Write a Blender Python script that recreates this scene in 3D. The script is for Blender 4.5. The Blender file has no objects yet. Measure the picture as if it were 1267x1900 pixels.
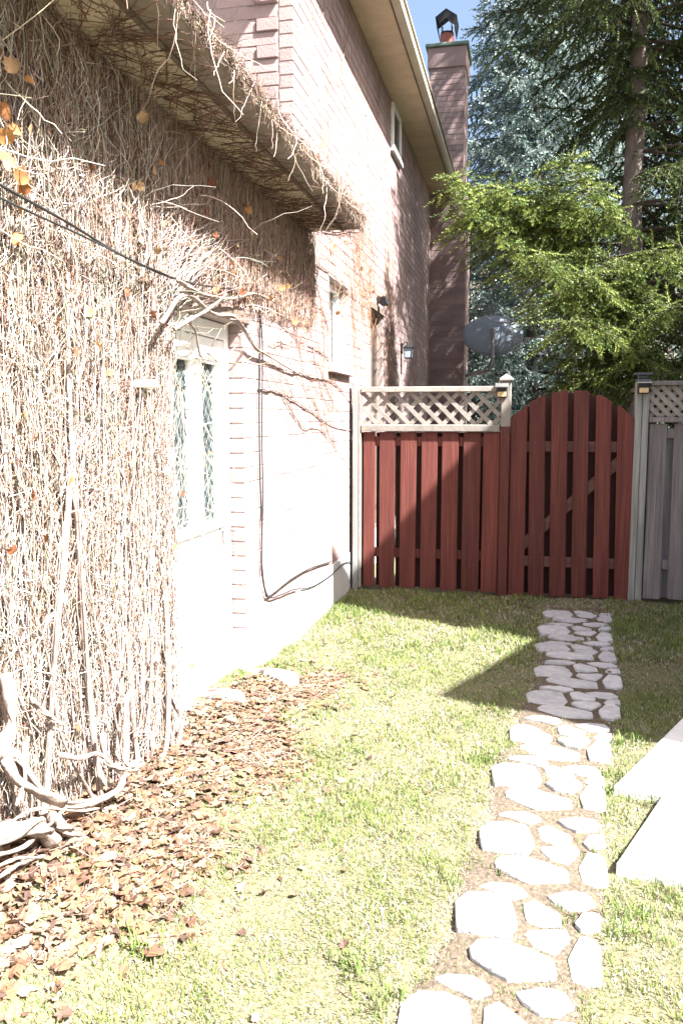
import bpy, math, random
import numpy as np
from mathutils import Vector, Matrix
R = math.radians
rng = np.random.default_rng(7); random.seed(7)
scene = bpy.context.scene
col = scene.collection

# ---------------------------------------------------------------- camera, sky, sun, exposure
PITCH, YAW, CAM_H, FPX = R(6.5124), R(12.48), 1.55, 1533.0
cam_d = bpy.data.cameras.new('camera'); cam = bpy.data.objects.new('camera', cam_d); col.objects.link(cam)
cam.location = (0, 0, CAM_H); cam.rotation_euler = (math.pi/2 - PITCH, 0, YAW)
cam_d.sensor_fit = 'VERTICAL'; cam_d.sensor_height = 24; cam_d.lens = FPX/1900*24
cam_d.clip_start = 0.05; cam_d.clip_end = 1000
scene.camera = cam

SUN = np.array([0.913, -0.407, 1.234]); SUN /= np.linalg.norm(SUN)      # towards the sun
SUN_EL = math.asin(SUN[2]); SUN_AZ = math.atan2(SUN[0], SUN[1])
world = bpy.data.worlds.new('World'); scene.world = world; world.use_nodes = True
wn = world.node_tree; bg = wn.nodes['Background']
sky = wn.nodes.new('ShaderNodeTexSky'); sky.sky_type = 'NISHITA'; sky.sun_disc = False
sky.sun_elevation = SUN_EL; sky.sun_rotation = SUN_AZ; sky.air_density = 1.0; sky.dust_density = 5.0; sky.ozone_density = 1.0
wn.links.new(sky.outputs[0], bg.inputs[0]); bg.inputs[1].default_value = 0.05
sun_d = bpy.data.lights.new('sun', 'SUN'); sun_d.energy = 5.0; sun_d.angle = R(0.53); sun_d.color = (1.0, 0.975, 0.945)
sun = bpy.data.objects.new('sun', sun_d); col.objects.link(sun)
sun.rotation_euler = Vector((-SUN[0], -SUN[1], -SUN[2])).to_track_quat('-Z', 'Y').to_euler()
sun.location = (8, -4, 12)
scene.view_settings.view_transform = 'Standard'; scene.view_settings.look = 'None'
scene.view_settings.exposure = 2.85; scene.view_settings.gamma = 1.0
scene.cycles.max_bounces = 6

# ---------------------------------------------------------------- measuring helpers (photo pixel -> a plane of the place)
_f = np.array([-math.sin(YAW)*math.cos(PITCH), math.cos(YAW)*math.cos(PITCH), -math.sin(PITCH)])
_r = np.array([math.cos(YAW), math.sin(YAW), 0.]); _u = np.cross(_r, _f); _C = np.array([0, 0, CAM_H])
def _ray(x, y): return _f + _r*(x-633.5)/FPX - _u*(y-950)/FPX
def onz(x, y, z=0.): d = _ray(x, y); return _C + d*(z-CAM_H)/d[2]
def onx(x, y, X): d = _ray(x, y); return _C + d*X/d[0]
def ony(x, y, Y): d = _ray(x, y); return _C + d*Y/d[1]
def proj(P):
    v = np.asarray(P, float) - _C; z = v@_f
    return 633.5 + FPX*(v@_r)/z, 950 - FPX*(v@_u)/z, z

# ---------------------------------------------------------------- materials
def mat(name, c1, c2=None, rough=.8, scale=6., stretch=(1, 1, 1), bump=0., bscale=None, rand=0., attr=False,
        spec=.3, metal=0., detail=6., transl=0.):
    m = bpy.data.materials.new(name); m.use_nodes = True
    n = m.node_tree.nodes; l = m.node_tree.links; b = n['Principled BSDF']
    b.inputs['Roughness'].default_value = rough; b.inputs['Specular IOR Level'].default_value = spec
    b.inputs['Metallic'].default_value = metal
    geo = n.new('ShaderNodeNewGeometry'); mp = n.new('ShaderNodeMapping'); mp.inputs['Scale'].default_value = stretch
    l.new(geo.outputs['Position'], mp.inputs['Vector'])
    if c2 is None: c2 = tuple(min(1, c*1.25) for c in c1)
    nz = n.new('ShaderNodeTexNoise'); nz.inputs['Scale'].default_value = scale; nz.inputs['Detail'].default_value = detail
    nz.inputs['Roughness'].default_value = .65
    l.new(mp.outputs[0], nz.inputs['Vector'])
    rp = n.new('ShaderNodeValToRGB'); rp.color_ramp.elements[0].position = .3; rp.color_ramp.elements[1].position = .7
    rp.color_ramp.elements[0].color = (*c1, 1); rp.color_ramp.elements[1].color = (*c2, 1)
    l.new(nz.outputs['Fac'], rp.inputs[0]); out = rp.outputs[0]
    if attr:
        at = n.new('ShaderNodeAttribute'); at.attribute_name = 'col'
        mx = n.new('ShaderNodeMix'); mx.data_type = 'RGBA'; mx.blend_type = 'MULTIPLY'; mx.inputs[0].default_value = 1
        l.new(out, mx.inputs[6]); l.new(at.outputs['Color'], mx.inputs[7]); out = mx.outputs[2]
    if rand:
        oi = n.new('ShaderNodeObjectInfo'); mr = n.new('ShaderNodeMapRange')
        mr.inputs['To Min'].default_value = 1-rand; mr.inputs['To Max'].default_value = 1+rand
        l.new(oi.outputs['Random'], mr.inputs[0])
        hs = n.new('ShaderNodeHueSaturation'); l.new(mr.outputs[0], hs.inputs['Value']); l.new(out, hs.inputs['Color']); out = hs.outputs[0]
    l.new(out, b.inputs['Base Color'])
    if bump:
        nb = n.new('ShaderNodeTexNoise'); nb.inputs['Scale'].default_value = bscale or scale*4; nb.inputs['Detail'].default_value = 5
        l.new(mp.outputs[0], nb.inputs['Vector'])
        bp = n.new('ShaderNodeBump'); bp.inputs['Strength'].default_value = bump; bp.inputs['Distance'].default_value = .01
        l.new(nb.outputs['Fac'], bp.inputs['Height']); l.new(bp.outputs[0], b.inputs['Normal'])
    if transl:
        tr = n.new('ShaderNodeBsdfTranslucent'); l.new(out, tr.inputs['Color'])
        ms = n.new('ShaderNodeMixShader'); ms.inputs[0].default_value = transl
        l.new(b.outputs[0], ms.inputs[1]); l.new(tr.outputs[0], ms.inputs[2]); l.new(ms.outputs[0], n['Material Output'].inputs[0])
    return m

def glass_mat(name, tint=(.9, .95, .95), gloss=.12):
    m = bpy.data.materials.new(name); m.use_nodes = True; n = m.node_tree.nodes; l = m.node_tree.links
    n.remove(n['Principled BSDF'])
    t = n.new('ShaderNodeBsdfTransparent'); t.inputs[0].default_value = (*tint, 1)
    g = n.new('ShaderNodeBsdfGlossy'); g.inputs['Roughness'].default_value = .03
    x = n.new('ShaderNodeMixShader'); x.inputs[0].default_value = gloss
    l.new(t.outputs[0], x.inputs[1]); l.new(g.outputs[0], x.inputs[2]); l.new(x.outputs[0], n['Material Output'].inputs[0])
    return m

M = {}
M['brick'] = mat('brick', (.228, .163, .156), (.315, .235, .226), .9, 3.0, bump=.35, bscale=60, rand=.13)
M['brick_mass'] = mat('brick_mass', (.228, .163, .156), (.315, .235, .226), .9, 3.0, bump=.35, bscale=60, attr=True)
M['mortar'] = mat('mortar', (.26, .21, .195), (.34, .285, .265), .95, 20, bump=.3)
M['concrete'] = mat('concrete', (.34, .34, .34), (.46, .46, .45), .92, 5, bump=.4, bscale=50)
M['slab'] = mat('slab', (.50, .50, .49), (.60, .60, .59), .85, 6, bump=.2, bscale=90)
M['stone'] = mat('stone', (.28, .285, .30), (.43, .435, .455), .9, 22, bump=.55, bscale=120, rand=.10, detail=10)
M['soil'] = mat('soil', (.035, .027, .020), (.135, .105, .075), .97, 70, bump=1.0, bscale=60, detail=10)
M['ground'] = mat('ground', (.06, .056, .030), (.15, .135, .080), .97, 80, bump=1.0, bscale=45, detail=10)
M['grass'] = mat('grass', (.85, .85, .85), (1.1, 1.1, 1.1), .75, 2.0, attr=True, transl=.25, spec=.2)
M['leaf'] = mat('leaf', (.8, .8, .8), (1.15, 1.15, 1.15), .7, 30, attr=True, transl=.18, spec=.25)
M['vine'] = mat('vine', (.75, .75, .75), (1.2, 1.2, 1.2), .85, 25, attr=True, spec=.15)
M['bark_vine'] = mat('bark_vine', (.13, .10, .085), (.33, .265, .23), .95, 22, stretch=(1, 1, .25), bump=.9, bscale=70)
M['red_board'] = mat('red_board', (.072, .0175, .0130), (.118, .032, .0245), .72, 9, stretch=(1.6, 1.6, .09), bump=.35, bscale=45, rand=.26, detail=9)
M['back_board_shaded'] = mat('back_board_shaded', (.035, .013, .010), (.058, .021, .017), .85, 9, stretch=(1.6, 1.6, .09), rand=.2)  # shade in the gaps put into the colour, darker than the front boards
M['gate_rail'] = mat('gate_rail', (.075, .034, .028), (.13, .068, .056), .85, 9, stretch=(.2, 1.6, 1.6), rand=.1)
def weather(m, grey, amt, fine=.22):
    n = m.node_tree.nodes; l = m.node_tree.links; b = n['Principled BSDF']; src = b.inputs['Base Color'].links[0].from_socket
    geo = n.new('ShaderNodeNewGeometry'); mp = n.new('ShaderNodeMapping'); mp.inputs['Scale'].default_value = (7, 7, .9); l.new(geo.outputs['Position'], mp.inputs[0])
    nz = n.new('ShaderNodeTexNoise'); nz.inputs['Scale'].default_value = 1.0; nz.inputs['Detail'].default_value = 8; nz.inputs['Roughness'].default_value = .7; l.new(mp.outputs[0], nz.inputs[0])
    rp = n.new('ShaderNodeValToRGB'); rp.color_ramp.elements[0].position = .52; rp.color_ramp.elements[1].position = .74
    rp.color_ramp.elements[0].color = (0, 0, 0, 1); rp.color_ramp.elements[1].color = (amt, amt, amt, 1); l.new(nz.outputs['Fac'], rp.inputs[0])
    mx = n.new('ShaderNodeMix'); mx.data_type = 'RGBA'; l.new(rp.outputs[0], mx.inputs[0]); l.new(src, mx.inputs[6]); mx.inputs[7].default_value = (*grey, 1)
    m2 = n.new('ShaderNodeMapping'); m2.inputs['Scale'].default_value = (110, 110, 2.2); l.new(geo.outputs['Position'], m2.inputs[0])
    n2 = n.new('ShaderNodeTexNoise'); n2.inputs['Scale'].default_value = 1.0; n2.inputs['Detail'].default_value = 4; l.new(m2.outputs[0], n2.inputs[0])
    mr = n.new('ShaderNodeMapRange'); mr.inputs[1].default_value = .3; mr.inputs[2].default_value = .7; mr.inputs[3].default_value = 1-fine*1.4; mr.inputs[4].default_value = 1+fine; l.new(n2.outputs['Fac'], mr.inputs[0])
    hs = n.new('ShaderNodeHueSaturation'); l.new(mr.outputs[0], hs.inputs['Value']); l.new(mx.outputs[2], hs.inputs['Color']); l.new(hs.outputs[0], b.inputs['Base Color'])
weather(M['red_board'], (.125, .055, .043), .4)
M['grey_board'] = mat('grey_board', (.12, .109, .109), (.215, .195, .19), .85, 9, stretch=(1.6, 1.6, .09), bump=.4, bscale=45, rand=.12, detail=9)
M['post'] = mat('post', (.17, .185, .178), (.28, .275, .255), .85, 9, stretch=(1.6, 1.6, .1), bump=.4, bscale=45, rand=.08, detail=9)
weather(M['grey_board'], (.12, .125, .105), .6); weather(M['post'], (.15, .13, .125), .6)
M['lattice'] = mat('lattice', (.165, .148, .132), (.255, .232, .205), .85, 12, bump=.2, rand=.12)
M['white'] = mat('white', (.70, .70, .69), (.80, .80, .79), .45, 3)
M['white_door'] = mat('white_door', (.68, .69, .69), (.80, .80, .79), .4, 2)
M['tan'] = mat('tan', (.40, .335, .235), (.50, .42, .30), .7, 5, rand=.05)
M['gutter'] = mat('gutter', (.33, .29, .22), (.42, .38, .30), .55, 5)
M['old_gutter'] = mat('old_gutter', (.13, .11, .085), (.21, .18, .14), .7, 9)
M['dark_strip'] = mat('dark_strip', (.09, .075, .055), (.14, .115, .09), .7, 5)
M['shingle'] = mat('shingle', (.075, .07, .065), (.14, .13, .12), .95, 12, bump=.6, rand=.2)
M['black'] = mat('black', (.012, .012, .013), (.02, .02, .022), .5, 10)
M['cable'] = mat('cable', (.018, .017, .018), (.03, .03, .03), .55, 10)
M['metal'] = mat('metal', (.30, .30, .29), (.42, .42, .41), .35, 10, metal=.8)
M['metal_dark'] = mat('metal_dark', (.05, .04, .035), (.09, .07, .06), .6, 10)
M['lead'] = mat('lead', (.055, .052, .046), (.085, .08, .07), .5, 10)
M['copper'] = mat('copper', (.12, .18, .15), (.17, .23, .19), .7, 10)
M['clay'] = mat('clay', (.26, .085, .07), (.36, .14, .12), .8, 8)
M['dish'] = mat('dish', (.22, .27, .32), (.25, .30, .35), .5, 4)
M['solar'] = mat('solar', (.015, .02, .03), (.03, .04, .06), .15, 10, spec=.6)
M['amber'] = mat('amber', (.45, .33, .17), (.55, .42, .22), .3, 20)
M['teal_glass'] = mat('teal_glass', (.032, .052, .053), (.058, .084, .086), .18, 40, bump=.35, bscale=60, spec=.5)
M['dark_glass'] = mat('dark_glass', (.02, .02, .02), (.035, .033, .032), .25, 2, spec=.15)
M['glass'] = glass_mat('glass')
M['curtain'] = mat('curtain', (.66, .66, .67), (.76, .76, .77), .9, 5, stretch=(1, 6, .3))
M['brown_frame'] = mat('brown_frame', (.11, .085, .07), (.17, .13, .105), .6, 8)
M['twigwood'] = mat('twigwood', (.05, .04, .032), (.09, .07, .055), .95, 12)
M['bark'] = mat('bark', (.095, .077, .066), (.20, .165, .145), .95, 12, stretch=(1, 1, .35), bump=1.0, bscale=40)
M['bare_bark'] = mat('bare_bark', (.26, .235, .21), (.40, .37, .34), .9, 12, bump=.4)
M['needle'] = mat('needle', (.85, .85, .85), (1.15, 1.15, 1.15), .6, 1.5, attr=True, transl=.15, spec=.25)
M['siding'] = mat('siding', (.50, .46, .38), (.58, .53, .45), .8, 3)
M['plaster'] = mat('plaster', (.42, .33, .28), (.50, .40, .35), .9, 3)

# ---------------------------------------------------------------- mesh helpers
def link(name, me, m=None, parent=None):
    o = bpy.data.objects.new(name, me); col.objects.link(o)
    if m is not None and me is not None and not me.materials: me.materials.append(m)
    if parent is not None: o.parent = parent
    return o
def tag(o, label=None, cat=None, group=None, kind=None):
    if label: o['label'] = label
    if cat: o['category'] = cat
    if group: o['group'] = group
    if kind: o['kind'] = kind
    return o
def empty(name, loc, label, cat, group=None):
    o = bpy.data.objects.new(name, None); col.objects.link(o); o.location = loc; o.empty_display_size = .1
    return tag(o, label, cat, group)
def npmesh(name, V, F, cols=None, smooth=False):
    """V (n,3); F (m,k) of one face size; cols (n,3)"""
    V = np.asarray(V, np.float32); F = np.asarray(F, np.int32); k = F.shape[1]
    me = bpy.data.meshes.new(name)
    me.vertices.add(len(V)); me.vertices.foreach_set('co', V.ravel())
    me.loops.add(F.size); me.loops.foreach_set('vertex_index', F.ravel())
    me.polygons.add(len(F)); me.polygons.foreach_set('loop_start', np.arange(0, F.size, k, dtype=np.int32))
    me.polygons.foreach_set('loop_total', np.full(len(F), k, np.int32))
    me.polygons.foreach_set('use_smooth', np.full(len(F), bool(smooth)))
    if cols is not None:
        a = me.color_attributes.new('col', 'FLOAT_COLOR', 'POINT')
        c = np.ones((len(V), 4), np.float32); c[:, :3] = cols; a.data.foreach_set('color', c.ravel())
    me.update(calc_edges=True); me.validate()
    return me

class G:
    """collects boxes, prisms, tubes and polygons into one mesh"""
    def __init__(s): s.v = []; s.f = []
    def add(s, V, F):
        n = len(s.v); s.v += [tuple(map(float, p)) for p in V]; s.f += [tuple(int(i)+n for i in q) for q in F]; return s
    def box(s, a, b, M4=None):
        x0, y0, z0 = a; x1, y1, z1 = b
        V = [(x0,y0,z0),(x1,y0,z0),(x1,y1,z0),(x0,y1,z0),(x0,y0,z1),(x1,y0,z1),(x1,y1,z1),(x0,y1,z1)]
        if M4 is not None: V = [tuple(M4 @ Vector(p)) for p in V]
        return s.add(V, [(0,3,2,1),(4,5,6,7),(0,1,5,4),(1,2,6,5),(2,3,7,6),(3,0,4,7)])
    def bbox(s, a, b, bev=.006):
        """box with chamfered edges"""
        a = np.array(a, float); b = np.array(b, float); c = (a+b)/2; h = (b-a)/2; e = min(bev, h.min()*.45)
        V = []; idx = {}
        for sx in (-1, 1):
            for sy in (-1, 1):
                for sz in (-1, 1):
                    S = np.array([sx, sy, sz])
                    for ax in range(3):
                        d = h - e; d[ax] = h[ax]; idx[(sx,sy,sz,ax)] = len(V); V.append(c + S*d)
        F = []
        for ax in range(3):
            o1, o2 = (ax+1) % 3, (ax+2) % 3
            for sg in (-1, 1):
                q = []
                for p, r in ((-1,-1),(1,-1),(1,1),(-1,1)):
                    k = [0,0,0]; k[ax] = sg; k[o1] = p; k[o2] = r; q.append(idx[(*k, ax)])
                F.append(q if sg > 0 else q[::-1])
        for ax in range(3):           # edges along ax
            o1, o2 = (ax+1) % 3, (ax+2) % 3
            for p in (-1, 1):
                for r in (-1, 1):
                    k0 = [0,0,0]; k0[ax] = -1; k0[o1] = p; k0[o2] = r; k1 = list(k0); k1[ax] = 1
                    q = [idx[(*k0,o1)], idx[(*k1,o1)], idx[(*k1,o2)], idx[(*k0,o2)]]
                    F.append(q if p*r < 0 else q[::-1])
        for sx in (-1, 1):
            for sy in (-1, 1):
                for sz in (-1, 1):
                    q = [idx[(sx,sy,sz,i)] for i in range(3)]
                    F.append(q if sx*sy*sz > 0 else q[::-1])
        return s.add(V, F)
    def prism(s, poly, axis, a, b):
        """poly in the two other axes (cyclic order) extruded along axis from a to b"""
        n = len(poly); V = []
        for w in (a, b):
            for p in poly:
                q = [0,0,0]; q[axis] = w; q[(axis+1) % 3] = p[0]; q[(axis+2) % 3] = p[1]; V.append(q)
        F = [tuple(range(n))[::-1], tuple(range(n, 2*n))] + [(i, (i+1) % n, n+(i+1) % n, n+i) for i in range(n)]
        return s.add(V, F)
    def tube(s, pts, rad, k=6, cap=True):
        pts = [Vector(map(float, p)) for p in pts]; n = len(pts)
        rad = [rad]*n if not hasattr(rad, '__len__') else rad
        V = []; ref = None
        for i in range(n):
            t = (pts[min(i+1, n-1)] - pts[max(i-1, 0)]).normalized()
            if ref is None:
                ref = Vector((0,0,1)) if abs(t.z) < .9 else Vector((1,0,0))
                ref = (ref - t*ref.dot(t)).normalized()
            else: ref = (ref - t*ref.dot(t)).normalized()
            b = t.cross(ref)
            for j in range(k):
                a = 2*math.pi*j/k; V.append(pts[i] + (ref*math.cos(a) + b*math.sin(a))*rad[i])
        F = [(i*k+j, i*k+(j+1) % k, (i+1)*k+(j+1) % k, (i+1)*k+j) for i in range(n-1) for j in range(k)]
        if cap: F += [tuple(range(k))[::-1], tuple((n-1)*k+j for j in range(k))]
        return s.add(V, F)
    def mesh(s, name, smooth=False):
        me = bpy.data.meshes.new(name); me.from_pydata(s.v, [], s.f); me.update()
        if smooth: me.polygons.foreach_set('use_smooth', np.ones(len(me.polygons), bool))
        return me
    def build(s, name, m, parent=None, smooth=False):
        return link(name, s.mesh(name, smooth), M[m], parent)

def child(o, parent):
    """things stand at their base, parts keep scene coordinates: undo the thing's own shift"""
    o.parent = parent
    o.matrix_parent_inverse = Matrix.Translation(-parent.location) if parent.parent is None else Matrix.Identity(4)
    return o
def part(g, name, m, parent, smooth=False):
    return child(g.build(name, m, None, smooth), parent)

def tubes_np(paths, radii, k=4, ref=(1., 0, 0)):
    """many tubes at once: paths (N,S,3), radii (N,S) -> V, F(quads)"""
    N, S, _ = paths.shape
    t = np.gradient(paths, axis=1); t /= np.linalg.norm(t, axis=2, keepdims=True) + 1e-9
    r = np.broadcast_to(np.asarray(ref, float), t.shape)
    n1 = np.cross(t, r); n1 /= np.linalg.norm(n1, axis=2, keepdims=True) + 1e-9
    n2 = np.cross(t, n1)
    a = np.arange(k)*2*np.pi/k
    V = paths[:, :, None, :] + radii[:, :, None, None]*(n1[:, :, None, :]*np.cos(a)[None, None, :, None] + n2[:, :, None, :]*np.sin(a)[None, None, :, None])
    V = V.reshape(-1, 3)
    i, s_, j = np.meshgrid(np.arange(N), np.arange(S-1), np.arange(k), indexing='ij')
    b = (i*S + s_)*k
    F = np.stack([b+j, b+(j+1) % k, b+k+(j+1) % k, b+k+j], -1).reshape(-1, 4)
    return V, F
def smooth_noise(N, S, amp, knots=5):
    """(N,S) wandering offsets starting at 0"""
    kx = rng.normal(0, 1, (N, knots+1)); kx[:, 0] = 0; kx = np.cumsum(kx, 1)/math.sqrt(knots)
    x = np.linspace(0, knots, S); i = np.minimum(x.astype(int), knots-1); f = x-i; f = f*f*(3-2*f)
    amp = np.asarray(amp)
    return (kx[:, i]*(1-f) + kx[:, i+1]*f)*(amp if amp.ndim == 0 else amp[:, None])
def polyline(pts, n):
    """resample through points with a Catmull-Rom curve"""
    P = [np.asarray(p, float) for p in pts]; P = [2*P[0]-P[1]] + P + [2*P[-1]-P[-2]]; out = []
    m = len(P)-3
    for q in np.linspace(0, m, n):
        i = min(int(q), m-1); t = q-i; a, b, c, d = P[i:i+4]
        out.append(.5*((2*b) + (c-a)*t + (2*a-5*b+4*c-d)*t*t + (3*b-a-3*c+d)*t**3))
    return np.array(out)

# ---------------------------------------------------------------- ground
def sstep(a, b, x): t = np.clip((x-a)/(b-a), 0, 1); return t*t*(3-2*t)
WX = -1.53                                                        # the long side wall's face
def gh(x, y):
    x = np.asarray(x, float); y = np.asarray(y, float)
    rise = np.interp(y, [1.5, 2.0, 2.4, 2.8, 3.3, 4.2, 5.4], [.34, .30, .23, .17, .12, .10, 0])*np.exp(-(np.maximum(x+1.48, 0)/.27)**2)
    return rise + .012*np.sin(x*5.1+y*2.3)*np.cos(y*3.7-x*1.9) + .006*np.sin(x*13+y*9)
def axis(lo, hi, fine_lo, fine_hi, st):
    a = np.arange(fine_lo, fine_hi+1e-6, st); g = [.3, .8, 2, 5, 12, 30, 80, 200, 450]
    return np.concatenate([[fine_lo-q for q in g[::-1] if fine_lo-q > lo], a, [fine_hi+q for q in g if fine_hi+q < hi]])
gx_, gy_ = axis(-500, 500, -2.2, 4., .06), axis(-500, 500, -.5, 12., .06)
GX, GY = np.meshgrid(gx_, gy_, indexing='ij'); GZ = gh(GX, GY)
GZ += rng.normal(0, .004, GZ.shape)
nx, ny = GX.shape; ii, jj = np.meshgrid(np.arange(nx-1), np.arange(ny-1), indexing='ij'); b0 = ii*ny+jj
gm = npmesh('ground', np.stack([GX, GY, GZ], -1).reshape(-1, 3), np.stack([b0, b0+ny, b0+ny+1, b0+1], -1).reshape(-1, 4), smooth=True)
ground = tag(link('ground', gm, M['ground']), 'lawn soil with thin dry turf reaching from the house to the fence', None, kind='structure')

# ---------------------------------------------------------------- the flagstone path (structure) and its stones
TILE = dict(
 A=[(-.04,.171),(-.004,.203),(.054,.216),(.101,.197),(.117,.172),(.076,.135),(.035,.149)],
 B=[(-.095,.039),(-.062,.105),(.005,.12),(.066,.106),(.095,-.02),(.073,-.097),(.004,-.092),(-.075,-.09)],
 C=[(.181,.186),(.241,.225),(.303,.228),(.33,.178),(.297,.139),(.247,.128),(.208,.151)],
 D=[(.109,.111),(.142,.147),(.221,.087),(.223,.033),(.165,.016),(.122,.027)],
 E=[(.267,.051),(.29,.111),(.338,.122),(.341,.051),(.285,.022)],
 F=[(.122,-.055),(.131,-.027),(.237,.007),(.249,-.026),(.209,-.116),(.154,-.101)],
 G=[(.247,-.126),(.28,-.011),(.315,-.012),(.336,-.046),(.336,-.19),(.3,-.222),(.259,-.214)],
 H=[(-.027,-.171),(-.008,-.13),(.071,-.112),(.203,-.164),(.207,-.232),(.087,-.269),(.043,-.248),(-.018,-.206)])
SPOTS = [(-.30,1.50,-6),(-.19,1.95,-7),(-.084,2.429,-3),(-.033,2.944,-2),(-.002,3.476,-3),(.064,4.004,-6),(.149,4.53,-5),
         (.199,5.055,-2),(.208,5.57,-1),(.238,6.085,-2),(.285,6.60,-2)]
rib = G(); edge = []
for i, (x, y, a) in enumerate([(-.45,1.0,-6)] + SPOTS + [(.30,7.0,0)]):
    edge.append((x-.085+random.uniform(-.02,.02), x+.345+.03*max(0, y-2.5)/4+random.uniform(-.02,.02), y))
RS = 14; LV = []
for i in range(len(edge)-1):
    for s_ in range(4):
        t = s_/4; a0 = edge[i][0]*(1-t)+edge[i+1][0]*t; a1 = edge[i][1]*(1-t)+edge[i+1][1]*t; yy = edge[i][2]*(1-t)+edge[i+1][2]*t
        a0 += random.uniform(-.035,.035); a1 += random.uniform(-.035,.035)
        for q in range(RS): x = a0+(a1-a0)*q/(RS-1); LV.append((x, yy, float(gh(x, yy))+.0075*min(1, 4*math.sin(math.pi*q/(RS-1)))+.0004*((q*7) % 5)))
LF = [(r*RS+q, r*RS+q+1, (r+1)*RS+q+1, (r+1)*RS+q) for r in range(len(LV)//RS-1) for q in range(RS-1)]
path = link('path', npmesh('path', LV, LF, smooth=True), M['soil']); tag(path, 'bare brown soil bed of the flagstone path leading to the gate', kind='structure')
STONES = []
for i, (bx, by, ang) in enumerate(SPOTS):
    sxs = 1.0 + .17*min(1, max(0, (by-2.4)/3.0)); ca, sa = math.cos(R(ang)), math.sin(R(ang))
    for k, poly in TILE.items():
        if by > 6.4 and k in 'AC': continue
        c = np.mean(poly, 0); P = []
        gro = 1.055 if by < 3.2 else 1.09
        for j in range(len(poly)):                                # chipped, rounded outline
            p, q = np.array(poly[j]), np.array(poly[(j+1) % len(poly)])
            for t in (.07, .5, .93):
                w = p*(1-t)+q*t; w = c + (w-c)*gro*(1+random.uniform(-.014, .014)); P.append(w)
        W = [(bx + (p[0]*sxs*ca - p[1]*sa), by + (p[0]*sxs*sa + p[1]*ca)) for p in P]
        STONES.append(np.array(W)); cc = np.mean(W, 0)
        z0 = float(gh(*cc)); top = z0 + .0175 + random.uniform(-.003, .003); tx, ty = random.uniform(-.02,.02), random.uniform(-.02,.02)
        V = []
        for rr, dz in ((1.0, -.05), (1.0, -.006), (.965, 0.)):
            for w in W:
                e = cc + (np.array(w)-cc)*rr; V.append((e[0]-cc[0], e[1]-cc[1], top+dz+tx*(e[0]-cc[0])+ty*(e[1]-cc[1]) + (random.uniform(-.0015,.0015) if dz == 0 else 0)))
        n = len(W); F = [(r*n+a, r*n+(a+1) % n, (r+1)*n+(a+1) % n, (r+1)*n+a) for r in range(2) for a in range(n)]
        V.append((0, 0, top+.001)); F += [(2*n+a, 2*n+(a+1) % n, 3*n) for a in range(n)]
        me = bpy.data.meshes.new('stone'); me.from_pydata(V, [], F); me.update()
        o = link('stone', me, M['stone'], path); o.location = (cc[0], cc[1], 0)

# two big slabs at the right, one thing each
SLABS = []
for (p, q, th, zz, nm) in (((.395,3.455), (.823,4.361), .036, .025, 'pale concrete paving slab beside the path, partly in the house shade'),
                           ((.341,2.818), (.575,3.389), .045, .022, 'pale concrete paving slab beside the path, lower and fully sunlit')):
    p = np.array(p); d = np.array(q)-p; L = np.linalg.norm(d); d /= L; n = np.array([d[1], -d[0]]); n = np.array([.957, -.29]) if th < .04 else np.array([.966, -.258])
    L2 = 1.12 if th < .04 else .66
    W = [p, p+n*1.1, p+n*1.1+d*L2, p+d*L2]; SLABS.append(np.array(W))
    g = G(); c = np.mean(W, 0)
    V = []
    for rr, z in ((1, -.04), (1, zz+th-.03-.006), (.988, zz+th-.03)):
        V += [(*(c+(w-c)*rr), z) for w in W]
    V[8:] = [(x, y, z) for (x, y, z) in V[8:]]
    g.add(V, [(3,2,1,0)] + [(r*4+a, r*4+(a+1) % 4, r*4+4+(a+1) % 4, r*4+4+a) for r in range(2) for a in range(4)] + [(8,9,10,11)])
    tag(g.build('paving_slab', 'slab'), nm, 'slab', 'paving slabs beside the path')

# ---------------------------------------------------------------- the brick house
house = empty('brick_house', (WX, 5.45, 0), 'pinkish brick house with tan soffits, chimney and vine-covered garage wing', 'house')
EAVE1, EAVE2, FND, YF, YC = 2.85, 5.02, .35, 5.45, 13.34          # garage soffit, house soffit, foundation top, front face of the tall block, chimney face
BL, BH, J = .285, .083, .009
unit = G().bbox((-.5,-.5,-.5), (.5,.5,.5), .03).mesh('brick'); unit.materials.append(M['brick'])
OPEN = [('door', 3.46, 4.40, 0., 2.06), ('window', 6.47, 7.17, 1.97, 2.66), ('patio', 8.25, 8.95, .35, 2.62), ('upwin', 9.45, 10.05, 4.52, EAVE2)]
bricks = []                                                       # (centre, size, area in the picture, wall)
def lay(u0, u1, z0, z1, put, openings, wall, off=0):
    nrow = int(round((z1-z0)/BH)); h = (z1-z0)/nrow
    for r in range(nrow):
        za, zb = z0+r*h, z0+(r+1)*h; spans = [(u0, u1)]
        for (_, a, b, c, d) in openings:
            if zb > c+.01 and za < d-.01:
                ns = []
                for (p, q) in spans:
                    if b <= p or a >= q: ns.append((p, q)); continue
                    if a > p+.02: ns.append((p, a))
                    if b < q-.02: ns.append((b, q))
                spans = ns
        for (p, q) in spans:
            u = math.floor((p-u0)/BL)*BL + u0 - (BL/2 if (r+off) % 2 else 0)
            while u < q:
                a, b = max(u, p), min(u+BL, q); u += BL
                if b-a > .025: put(a+J/2, b-J/2, za+J/2, zb-J/2, wall)
def vis(c, s):
    x, y, z = proj(c)
    if z < .5 or not (-20 < x < 1287 and -20 < y < 1920): return 0
    return s[1]*s[2]*abs(c[0])/z**3 if s[0] < s[1] else s[0]*s[2]*abs(c[1])/z**3
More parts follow.
